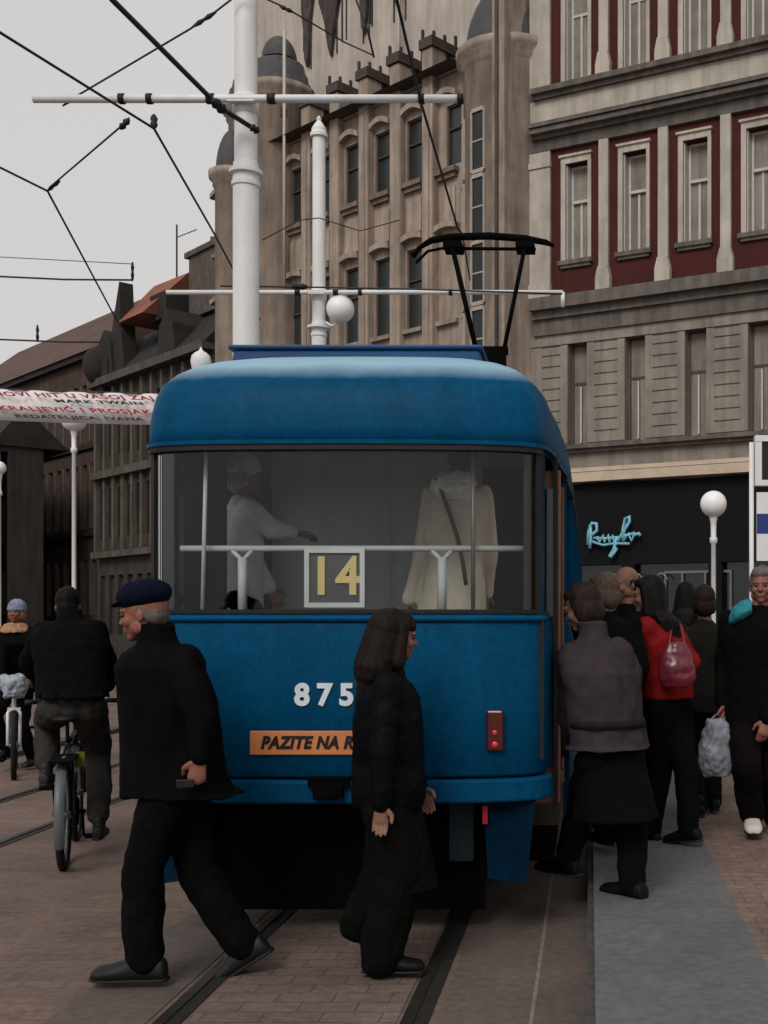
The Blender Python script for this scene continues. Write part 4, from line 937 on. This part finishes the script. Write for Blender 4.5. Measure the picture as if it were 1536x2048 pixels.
    # ---- hair
    if hair:
        m_ = MB(); st = hair['style']; hm_ = hair['m']
        def E(x, y, z, a, b_, c_): m_.ball(P(x, y, z), (a*H, b_*H, c_*H), 18, 12, HM)
        if st in ('short', 'bob', 'long'):
            E(0, -.024, .040, .084, .096, .096); E(0, .03, .080, .066, .052, .040)
        if st == 'short':
            E(0, -.055, -.02, .070, .058, .070)
            for sx in (-1, 1): E(sx*.070, -.005, .02, .015, .035, .035)
        if st == 'bob':
            E(0, -.05, -.03, .085, .065, .085); E(0, -.05, .07, .07, .06, .05)
            for sx in (-1, 1): E(sx*.07, -.012, -.02, .022, .045, .075)
        if st == 'long':
            bk = nk-sp_*hair.get('len', .18)-sf*.11
            loft(m_, [(P(0, -.03, .05), rr*.085*H, hfv*.09*H), (P(0, -.05, -.04), rr*.098*H, hfv*.075*H), (P(0, -.055, -.12), rr*.105*H, hfv*.07*H), (nk-sf*.075, sr*.125*H, sf*.065*H), (bk, sr*.10*H, sf*.045*H), (bk-up*.06, sr*.05*H, sf*.025*H)], 20)
            for sx in (-1, 1): capsule(m_, P(sx*.066, .02, .05), P(sx*.08, .01, -.13), .028*H, .034*H)
            if hair.get('fringe'): E(0, .062, .055, .062, .034, .034)
        if st == 'balding':
            E(0, -.055, -.01, .078, .055, .062)
            for sx in (-1, 1): E(sx*.070, -.02, .0, .014, .04, .035)
        if st == 'nape':
            E(0, -.045, -.020, .074, .055, .050)
            for sx in (-1, 1): E(sx*.072, -.01, .0, .010, .026, .030)
        if hair.get('fat'): E(0, -.045, .03, .094, .098, .10); capsule(m_, P(0, -.06, .0), P(0, -.085, -.17), .09*H, .105*H)
        fuse(m_, 'hair', hm_, root, vox*.75, 3, .0035 if st == 'long' else .005, 34, wz_=.12)
    if hat:
        if hat['style'] == 'cap':
            m_ = MB(); m_.ball(P(0, -.010, .078), (.100*H, .118*H, .070*H), 24, 14, HM); m_.ball(P(0, -.01, .05), (.088*H, .104*H, .035*H), 24, 14, HM); ho = fuse(m_, 'cap', hat['m'], root, vox*.7, 2, .003, 20)
            m_ = MB(); loft(m_, [(P(0, .06, .066), rr*.072*H, hup*.010*H), (P(0, .115, .052), rr*.058*H, hup*.008*H), (P(0, .128, .046), rr*.03*H, hup*.005*H)], 18)
            fuse(m_, 'peak', hat['m'], ho, vox*.6, 1)
        if hat['style'] == 'knit':
            m_ = MB(); m_.ball(P(0, -.015, .048), (.094*H, .108*H, .098*H), 24, 14, HM); m_.ball(P(0, -.01, .03), (.099*H, .112*H, .035*H), 24, 10, HM); fuse(m_, 'knit_hat', hat['m'], root, vox*.7, 2, .004, 30)
    if hood:
        m_ = MB(); loft(m_, [(nk-sf*.10-sp_*.09, sr*.09*H, sf*.05*H), (nk-sf*.11-sp_*.03, sr*.135*H, sf*.085*H), (nk-sf*.08+sp_*.03, sr*.125*H, sf*.08*H), (nk-sf*.05+sp_*.075, sr*.09*H, sf*.055*H)], 20); fuse(m_, 'hood', hood, root, vox, 2, .012, 16)
    return dict(root=root, O=O, P=P, HM=HM, wr=wr, el=el, sh=sh, nk=nk, pv=pv, ch=ch, f=f, r=r, sf=sf, sr=sr, an=an, kn=kn)

BLK = cloth('black_wool', (10, 10, 10)); BLK2 = cloth('black_trouser', (11, 11, 11)); NAVY = cloth('navy', (14, 17, 34)); SHB = mat('shoe_black', (8, 8, 8), .6, 6, .2, spec=.15)
# old man striding left in front of the tram
om = person('elderly man in navy cap and flared black overcoat striding left past the tram', 330, 5.10, 0, heading=90, H=1.03,
    J=dict(head=(289, 1226), neck=(316, 1286, .0), chest=(338, 1396), pelvis=(352, 1570), shL=(362, 1345, -.15), shR=(322, 1335, .15),
           wrL=(399, 1518, -.22), elL=(402, 1430, -.20), wrR=(310, 1500, .2), elR=(330, 1430, .2), anL=(290, 1922, -.09), anR=(488, 1893, .10), knL=(285, 1735, -.08), knR=(395, 1742, .08), ftR=95, fpR=.55, hdL=Vector((-.15, 0, -1)), thL=Vector((-1, -.2, 0))),
    head_tilt=(.16, 0), skin=SKIN_R, coat=dict(m=BLK, hem=(370, 1588), rx=.22, ry=.262, g=1.10, gy=1.42, name='overcoat', hump=((372, 1338, 0), (.085, .17, .12)), shirt=mat('shirt_white', (150, 155, 165), .8, 8, .1), wr=.018, ws=6.5, wz=.35),
    legs=dict(m=BLK2, w=(.108, .088, .078), up=.02), shoes=dict(m=mat('shoe_grey', (20, 20, 21), .6, 6, .3), s=1.12), collar=True, hair=dict(style='nape', m=hairm('grey', (92, 84, 80))),
    hat=dict(style='cap', m=NAVY), vox=.0085, grip=(False, True))
# dark haired woman walking right in front of the tram
wm_ = person('long haired woman in black jacket and wide dark trousers walking right before the tram', 775, 5.22, 0, heading=-90, H=.93,
    J=dict(head=(791, 1272), neck=(776, 1352), chest=(775, 1440), pelvis=(778, 1590), shR=(775, 1372, -.15), shL=(790, 1372, .15),
           elR=(765, 1500, -.22), wrR=(762, 1610, -.22), wrL=(838, 1575, .16), anR=(762, 1912, -.08), anL=(722, 1845, .09), knR=(800, 1740, -.08), knL=(775, 1745, .08), ftL=-92, fpL=.7, fpR=-.02),
    head_dir=-66, head_tilt=(.12, 0), coat=dict(m=cloth('jacket_black', (9, 10, 14), .6), hem=(776, 1615), rx=.17, ry=.165, g=1.10, name='jacket', wr=.008, ws=11, wz=1.4, sl=1.05, gy=1.16), collar=True,
    legs=dict(m=cloth('dark_olive', (12, 12, 10)), w=(.12, .12, .105)), skirt=dict(m=cloth('dark_olive2', (12, 12, 10)), z=.5, c=(812, 1775), rx=.17, ry=.165), shoes=dict(m=SHB, s=1.05),
    hair=dict(style='long', m=hairm('dark_brown', (26, 17, 14)), len=.14, fringe=True, fat=1.22), vox=.0085)
# woman in purple grey jacket boarding
pw = person('woman in mauve grey jacket and black skirt climbing into the tram door', 1228, 6.05, .15, heading=35, H=1.0,
    J=dict(head=(1165, 1215, .10), neck=(1188, 1275, .05), chest=(1200, 1345), pelvis=(1222, 1500), turn=25, shR=(1238, 1302, .0), shL=(1150, 1310, .05),
           elR=(1250, 1420, -.05), wrR=(1250, 1500, .15), elL=(1140, 1410, .1), wrL=(1120, 1500, .25), anR=(1265, 1768, -.02), knR=(1262, 1640, .08), anL=(1135, 1720, .30), knL=(1165, 1610, .30), ftR=45, ftL=50),
    head_dir=68, head_tilt=(.35, 0), coat=dict(m=cloth('mauve', (54, 47, 52), .8), hem=(1214, 1492), rx=.245, ry=.22, g=1.16, name='jacket', wr=.013, ws=8, belt=cloth('mauve_belt', (34, 30, 33)), sl=1.15), collar=True,
    legs=dict(m=BLK2, w=(.11, .09, .07)), skirt=dict(m=cloth('skirt_black', (11, 11, 11)), z=.5, c=(1232, 1635), rx=.235, ry=.22), shoes=dict(m=SHB, s=1.1, boot=.5),
    hair=dict(style='bob', m=hairm('brown', (40, 29, 25))), vox=.009)
# red jacket woman
RED = cloth('red_jacket', (120, 22, 24), .6)
rw = person('dark haired woman in red jacket with black trousers stepping along the platform', 1330, 7.5, .15, heading=52, H=.98,
    J=dict(head=(1296, 1190), neck=(1315, 1240), chest=(1322, 1290), pelvis=(1335, 1400), turn=60, wrL=(1268, 1300, .25), elL=(1290, 1330, -.05), wrR=(1330, 1360, .2), anR=(1378, 1660, -.12), anL=(1300, 1668, .1), knR=(1372, 1545, -.05), knL=(1320, 1545, .1), ftR=50, ftL=60, fpR=.15),
    head_dir=85, head_tilt=(.1, 0), coat=dict(m=RED, hem=(1335, 1395), rx=.19, ry=.17, g=1.12, name='jacket', wr=.012, ws=13, sl=1.1),
    legs=dict(m=BLK2, w=(.11, .085, .07)), shoes=dict(m=SHB, s=1.05, boot=.5), hair=dict(style='long', m=hairm('black', (16, 13, 12)), len=.16), vox=.011)
# balding man between them
bm_ = person('balding man in black coat half hidden behind the red jacket woman', 1262, 8.1, .15, heading=150, H=1.0,
    J=dict(head=(1252, 1168), neck=(1256, 1218), chest=(1258, 1260), pelvis=(1262, 1390), wrL=(1300, 1380, -.1), wrR=(1230, 1380, -.1), anR=(1240, 1630), anL=(1290, 1630, .1)),
    head_dir=120, head_tilt=(.15, 0), coat=dict(m=BLK, hem=(1262, 1440), rx=.2, ry=.18, g=1.05, name='coat'), legs=dict(m=BLK2), shoes=dict(m=SHB), hair=dict(style='balding', m=hairm('grey_dark', (36, 32, 30))), vox=.012)
# person walking away
aw = person('brown haired person in drab brown jacket seen from behind beside the teal collar man', 1412, 8.6, .15, heading=5, H=.98,
    J=dict(head=(1408, 1204), neck=(1410, 1248), chest=(1411, 1292), pelvis=(1412, 1400), wrL=(1378, 1395, .08), wrR=(1446, 1395, .08), anR=(1428, 1600, .05), anL=(1398, 1612, -.1)),
    coat=dict(m=cloth('drab', (26, 24, 21)), hem=(1412, 1425), rx=.2, ry=.16, g=1.12, name='jacket'), legs=dict(m=BLK2), shoes=dict(m=SHB), hair=dict(style='bob', m=hairm('brown2', (36, 24, 20))), vox=.012)
# man at right edge
rm_ = person('grey haired man in long black coat with teal collar walking towards the camera', 1512, 7.75, .15, heading=172, H=1.05,
    J=dict(head=(1524, 1172), neck=(1516, 1222), chest=(1512, 1275), pelvis=(1512, 1400), wrR=(1446, 1410, -.02), elR=(1448, 1330, .05), wrL=(1532, 1440, -.22), elL=(1568, 1345, -.05), anR=(1504, 1632, .02), anL=(1552, 1640, .22), ftR=175, hdL=Vector((-.25, -.3, -1)), thL=Vector((-1, -.2, 0))),
    head_dir=165, skin=SKIN_R, coat=dict(m=BLK, hem=(1512, 1480), rx=.22, ry=.19, g=1.14, name='coat', sl=1.05), legs=dict(m=cloth('maroon_black', (16, 11, 12)), w=(.11, .095, .085), up=.03),
    shoes=dict(m=mat('shoe_white', (196, 190, 182), .5, 9, .15), s=1.15), hair=dict(style='short', m=hairm('silver', (96, 88, 84))), vox=.010, grip=(True, False))
q_ = MB(); O = rm_['O']
loft(q_, [(pt(1500, 1215, 7.72)-O, Vector((.0, 0, .06)), Vector((0, .13, 0))), (pt(1484, 1222, 7.72)-O, Vector((.0, 0, .07)), Vector((0, .135, 0))), (pt(1466, 1232, 7.72)-O, Vector((.0, 0, .06)), Vector((0, .11, 0))), (pt(1458, 1242, 7.72)-O, Vector((0, 0, .03)), Vector((0, .06, 0)))], 14)
fuse(q_, 'scarf', cloth('teal', (50, 120, 130)), rm_['root'], .009, 3, .006, 20)
# cyclist from behind
cy = person('cyclist in black jacket and grey trousers riding away on the left', 140, 7.7, 0, heading=18, H=1.0,
    J=dict(head=(136, 1212, .46), neck=(140, 1240, .28), chest=(140, 1290, .18), pelvis=(146, 1405, .0), shR=(190, 1262, .28), shL=(88, 1262, .28), elR=(222, 1345, .42), elL=(58, 1325, .42), wrR=(212, 1372, .72), wrL=(80, 1365, .72),
           anL=(92, 1548, .22), knL=(95, 1440, .42), anR=(198, 1655, .18), knR=(196, 1500, .36), ftL=15, ftR=15, thR=Vector((-1, 0, 0)), thL=Vector((1, 0, 0))),
    head_tilt=(.25, 0), coat=dict(m=BLK, hem=(146, 1388, -.03), rx=.20, ry=.17, g=1.22, name='jacket', sl=1.15, cuff=.0), collar=True,
    legs=dict(m=cloth('trouser_grey', (52, 49, 46)), w=(.125, .09, .075), up=.10), shoes=dict(m=mat('shoe_brown', (30, 21, 19), .6, 8, .3), s=1.0), hair=dict(style='short', m=hairm('black', (16, 13, 12))), vox=.0095, grip=(True, True))
for k in 'LR':
    q_ = MB(); capsule(q_, cy['an'][k]+Vector((0, 0, .03)), cy['an'][k].lerp(cy['kn'][k], .32), .046, .050); fuse(q_, 'sock', cloth('sock_red', (70, 26, 26)), cy['root'], .012, 2)
# woman on the white bicycle at far left
lw = person('smiling woman in light knit hat and black coat astride the white bicycle', 32, 12.2, 0, heading=178, H=.97,
    J=dict(head=(33, 1224), neck=(32, 1256), chest=(32, 1288), pelvis=(34, 1370, .25), wrR=(2, 1352, -.35), wrL=(62, 1352, -.35), anR=(14, 1500, .1), anL=(66, 1518, .2), thR=Vector((1, 0, 0)), thL=Vector((-1, 0, 0))),
    skin=SKIN_R, coat=dict(m=BLK, hem=(34, 1385, .2), rx=.2, ry=.18, g=1.15, name='coat'), legs=dict(m=BLK2), shoes=dict(m=mat('shoe_brown', (30, 21, 19))), hair=dict(style='bob', m=hairm('fair', (132, 98, 70))), hat=dict(style='knit', m=cloth('knit_grey', (120, 126, 146))), vox=.013, grip=(True, True))
q_ = MB(); loft(q_, [(lw['nk']+Vector((0, -.03, -.05)), Vector((.15, 0, 0)), Vector((0, .11, 0))), (lw['nk']+Vector((0, -.02, .0)), Vector((.14, 0, 0)), Vector((0, .11, 0))), (lw['nk']+Vector((0, -.01, .05)), Vector((.10, 0, 0)), Vector((0, .09, 0)))], 16); fuse(q_, 'fur_collar', cloth('fur_tan', (168, 128, 98), .95, 30, .4, .6), lw['root'], .013, 1, .012, 30)
dk = person('fair haired person in black coat queuing just behind the mauve jacket woman', 1222, 7.1, .15, heading=30, H=.98,
    J=dict(head=(1206, 1186), neck=(1213, 1232), chest=(1218, 1290), pelvis=(1226, 1420), wrL=(1180, 1400, .1), wrR=(1262, 1400, .1), anR=(1240, 1660), anL=(1210, 1665, .1)),
    head_dir=55, head_tilt=(.15, 0), coat=dict(m=BLK, hem=(1226, 1470), rx=.19, ry=.17, g=1.0, name='coat'), legs=dict(m=BLK2), shoes=dict(m=SHB), hair=dict(style='bob', m=hairm('ash', (84, 70, 60))), vox=.012)
fk = person('dark clothed person farthest back between the handbag and the lamp post', 1378, 10.5, .15, heading=-20, H=.98,
    J=dict(head=(1372, 1192), neck=(1372, 1226), chest=(1374, 1262), pelvis=(1376, 1350), wrL=(1352, 1350, .1), wrR=(1400, 1350, .1), anR=(1386, 1540), anL=(1366, 1540, .1)),
    coat=dict(m=BLK, hem=(1376, 1400), rx=.2, ry=.18, g=1.1, name='coat'), legs=dict(m=BLK2), shoes=dict(m=SHB), hair=dict(style='long', m=hairm('black', (16, 13, 12)), len=.1), vox=.014)
# passengers inside the tram
FL = .90
bp = person('passenger in beige coat with white hood standing inside the tram back to the window', 905, 6.5, FL, heading=-8, H=.98,
    J=dict(head=(925, 918), neck=(915, 972), chest=(912, 1035), pelvis=(905, 1195), wrL=(818, 1205, .0), elL=(848, 1095, .03), wrR=(972, 1190, .15), elR=(978, 1095, .03), anR=(935, 1460), anL=(880, 1460, .1)),
    head_tilt=(.3, 0), coat=dict(m=cloth('beige_coat', (198, 184, 166), .8, 10, .12), hem=(898, 1290), rx=.245, ry=.2, g=.98, sw=.86, waist=.90, name='coat', wr=.012, ws=8, wz=.5, sl=.88), legs=dict(m=BLK2), shoes=dict(m=SHB),
    hair=dict(style='short', m=hairm('brown', (40, 29, 25))), hood=cloth('hood_white', (220, 218, 212)), vox=.010)
q_ = MB(); O = bp['O']; q_.tube([pt(x, y, 6.5+d)-O for x, y, d in ((872, 958, -.12), (884, 985, -.17), (900, 1030, -.185), (915, 1075, -.195), (925, 1120, -.21), (932, 1170, -.22))], .012, 6); q_.build('bag_strap', mat('leather_brown', (84, 52, 46), .6, 8, .2), bp['root'])
gp_ = person('passenger in pale grey hooded coat inside the tram at the left window', 492, 6.9, FL, heading=-75, H=.98,
    J=dict(head=(490, 950), neck=(484, 1005), chest=(482, 1060), pelvis=(480, 1190), turn=-60, wrR=(590, 1066, -.0), elR=(545, 1060, -.08), wrL=(540, 1180, .1), anR=(500, 1440), anL=(480, 1440, .1)),
    coat=dict(m=cloth('pale_grey', (200, 202, 206), .8, 10, .1), hem=(478, 1270), rx=.15, ry=.14, g=.92, name='coat', wr=.012), legs=dict(m=BLK2), shoes=dict(m=SHB), hat=dict(style='knit', m=cloth('hat_pale', (206, 208, 210))), hair=dict(style='bob', m=hairm('pale', (150, 150, 152))), vox=.011)

# ------------------------------------------------------------ bags and small held things
def bag(name, label, cat, px, py, Y, rx, ry, rz_, m, hand_p, strap_m=None, wr=.02, parts=None, lab2=None, hp2=None):
    c = pt(px, py, Y); rx *= .9; o = tag(empty(name, tuple(c-Vector((0, 0, rz_)))), label, cat)
    off = Vector((0, 0, rz_)); q = MB()
    loft(q, [(off+Vector((0, 0, -rz_)), Vector((rx*.7, 0, 0)), Vector((0, ry*.7, 0))), (off+Vector((0, 0, -rz_*.6)), Vector((rx, 0, 0)), Vector((0, ry, 0))), (off, Vector((rx*.95, 0, 0)), Vector((0, ry, 0))),
             (off+Vector((0, 0, rz_*.6)), Vector((rx*.75, 0, 0)), Vector((0, ry*.7, 0))), (off+Vector((0, 0, rz_)), Vector((rx*.5, 0, 0)), Vector((0, ry*.3, 0)))], 20)
    fuse(q, 'bag_body', m, o, .010, 1, wr, 14)
    q = MB(); hv = Vector(hand_p)-Vector(o.location)
    for s_ in (-1, 1): q.tube([off+Vector((s_*rx*.4, 0, rz_*.9)), off.lerp(hv, .6)+Vector((s_*rx*.25, 0, rz_*.5)), hv], .007 if not strap_m else .009, 6)
    q.build('handle', strap_m or m, o)
    return o
hR = rm_['O']+rm_['wr']['R']+Vector((0, 0, -.08))
pb_ = mat('plastic_bag', (132, 138, 146), .4, 9, .2, .3, 40, c2=(96, 88, 98)); 
bag('plastic_bag', 'crinkled whitish plastic bag full of shopping hanging from the right hand man', 'bag', 1432, 1495, 7.66, .135, .10, .19, pb_, hR)
q = MB(); q.ball((0, 0, 0), (.045, .03, .055), 12, 8); o = tag(empty('red_bag', tuple(pt(1462, 1440, 7.85))), 'bright red bag behind the whitish plastic bag', 'bag')
q = MB(); loft(q, [(Vector((0, 0, -.16)), Vector((.06, 0, 0)), Vector((0, .04, 0))), (Vector((0, 0, 0)), Vector((.075, 0, 0)), Vector((0, .05, 0))), (Vector((-.01, 0, .12)), Vector((.05, 0, 0)), Vector((0, .02, 0)))], 14); fuse(q, 'bag_body', cloth('bag_red', (196, 44, 34), .5), o, .010, 1, .012, 14)
q = MB(); q.tube([Vector((-.01, 0, .1)), hR-Vector(o.location)], .008, 6); q.build('handle', MATS['cloth_bag_red'], o)
# shoulder bag of the red jacket woman
so_ = rw['O']+rw['sh']['R']
hb = bag('handbag', 'shiny red and pink shoulder bag hanging on the red jacket woman', 'bag', 1354, 1330, 7.22, .135, .06, .14, mat('bag_patent', (104, 14, 36), .3, 5, .2, .1, 20, spec=.5, c2=(84, 34, 48)), so_+Vector((.03, -.08, .06)), mat('strap_red', (120, 20, 34), .4, 8, .1), .008)
# phone in the old man's hand and the woman's clutch
hp_ = om['O']+om['wr']['L']+Vector((-.05, -.03, -.10)); q = MB(); q.box(-.035, .035, -.008, .008, -.018, .018); o = tag(q.build('phone', mat('phone_black', (24, 24, 26), .2, 3, .1, spec=.6), None, tuple(hp_), R_(20), bevel=.004), 'small dark phone gripped in the old man left hand', 'phone')

# ------------------------------------------------------------ bicycles
def bicycle(label, loc, rz, frame_m, white_fork=False, fender=None, lean=0):
    o = tag(empty('bicycle', loc, rz), label, 'bicycle'); o.rotation_euler.x = lean   # local +y forward, rear hub at y=0
    TY_ = mat('tyre', (20, 20, 20), .8, 9, .2, .3, 60); RM = mat('rim_metal', (120, 120, 122), .35, 5, .1, metal=.8)
    R0 = .335
    for y in (0, 1.05):
        t = MB(); n = 48; t.tube([(0, y+R0*math.sin(2*math.pi*k/n), R0+R0*math.cos(2*math.pi*k/n)) for k in range(n+1)], .026, 8, cap=False)
        w_ = t.build('wheel', TY_, o)
        t = MB(); t.tube([(0, y+(R0-.035)*math.sin(2*math.pi*k/n), R0+(R0-.035)*math.cos(2*math.pi*k/n)) for k in range(n+1)], .012, 6, cap=False); t.build('rim', RM, w_)
        t = MB(); t.tube([(-.05, y, R0), (.05, y, R0)], .022, 10)
        for k in range(28):
            a = 2*math.pi*k/28; t.tube([((.025 if k % 2 else -.025), y, R0), (0, y+(R0-.035)*math.sin(a), R0+(R0-.035)*math.cos(a))], .0016, 4)
        t.build('spokes', RM, w_)
        if fender:
            t = MB(); vs = []; m_ = 20
            for k in range(m_+1):
                a = R_(-115+ (150*k/m_)) if y == 0 else R_(-60+110*k/m_); r_ = R0+.045
                for x, dr in ((-.03, -.012), (0, .006), (.03, -.012)): vs.append((x, y+(r_+dr)*math.sin(a), R0+(r_+dr)*math.cos(a)))
            t.add(vs, [(3*k+j, 3*k+3+j, 3*k+4+j, 3*k+1+j) for k in range(m_) for j in (0, 1)], True); t.build('mudguard', fender, o)
    f_ = MB(); bb = (0, .44, .29); st = (0, .27, .78); hd1, hd2 = (0, .92, .80), (0, .95, .68)
    f_.tube([bb, st], .016, 8); f_.tube([st, hd1], .016, 8); f_.tube([bb, hd2], .019, 8); f_.tube([hd1, hd2], .02, 8)
    for sx in (-1, 1): f_.tube([(sx*.06, 0, R0), (sx*.045, .25, .31), bb], .010, 6); f_.tube([(sx*.06, 0, R0), (sx*.035, .2, .66), st], .009, 6)
    f_.build('frame', frame_m, o)
    f_ = MB()
    for sx in (-1, 1): f_.tube([(sx*.055, 1.05, R0), (sx*.055, .97, .66), (sx*.02, .955, .70)], .016 if white_fork else .012, 8)
    f_.box(-.06, .06, .93, .98, .68, .71); f_.build('fork', WHITE_P if white_fork else frame_m, o)
    f_ = MB(); f_.tube([(0, .92, .8), (0, .90, .98), (0, .92, 1.0)], .014, 8); f_.tube([(-.30, .80, 1.02), (-.12, .93, 1.01), (.12, .93, 1.01), (.30, .80, 1.02)], .012, 8); hb_ = f_.build('handlebar', RM, o)
    for sx in (-1, 1): f_ = MB(); f_.tube([(sx*.22, .845, 1.02), (sx*.31, .79, 1.02)], .017, 8); f_.build('grip', BLACK, hb_)
    f_ = MB(); f_.tube([st, (0, .24, .93)], .012, 8); f_.ball((0, .16, .95), (.08, .12, .028), 14, 8); f_.ball((0, .30, .955), (.028, .10, .02), 12, 8); f_.build('saddle', BLACK, o)
    f_ = MB(); f_.tube([(-.10, .44, .29), (.10, .44, .29)], .014, 8); f_.tube([(.08, .44, .29), (.09, .42, .12)], .010, 6); f_.tube([(-.08, .44, .29), (-.09, .46, .46)], .010, 6)
    for x, z in ((.14, .12), (-.14, .46)): f_.box(x-.045, x+.045, .39, .47, z-.012, z+.012)
    f_.tube([(.05, .44+.09*math.sin(2*math.pi*k/20), .29+.09*math.cos(2*math.pi*k/20)) for k in range(21)], .008, 4, cap=False); f_.build('crank', DARKM, o)
    return o
bk = bicycle('dark bicycle with pale rear mudguard ridden away by the cyclist', tuple(pt(128, CY, 7.45).xy.to_3d()), R_(20), mat('frame_dark', (30, 34, 30), .4, 5, .2), fender=mat('fender_grey', (84, 88, 90), .4, 5, .15))
q = MB(); q.box(.05, .11, .20, .23, .62, .72); q.build('reflector', mat('reflector_yellow', (92, 98, 34), .4, 4, .1), bk); 
q = MB(); q.box(-.07, .07, -.25, .20, .70, .712); q.tube([(.05, -.05, .34), (.06, -.15, .70)], .006, 5); q.tube([(-.05, -.05, .34), (-.06, -.15, .70)], .006, 5); q.build('rack', DARKM, bk)
bk2 = bicycle('white forked bicycle facing the camera at the far left', (-6.27, 12.54, 0), R_(206), mat('frame_white', (190, 190, 190), .4, 5, .1), white_fork=True)
q = MB(); loft(q, [(Vector((0, 1.03, .82)), Vector((.09, 0, 0)), Vector((0, .07, 0))), (Vector((0, 1.04, .96)), Vector((.13, 0, 0)), Vector((0, .10, 0))), (Vector((.01, 1.03, 1.04)), Vector((.12, 0, 0)), Vector((0, .08, 0)))], 16); fuse(q, 'basket_bag', mat('basket_pale', (150, 158, 168), .7, 14, .4, .3, 40), bk2, .012, 1, .022, 14)
bpy.data.scenes.remove(TS)
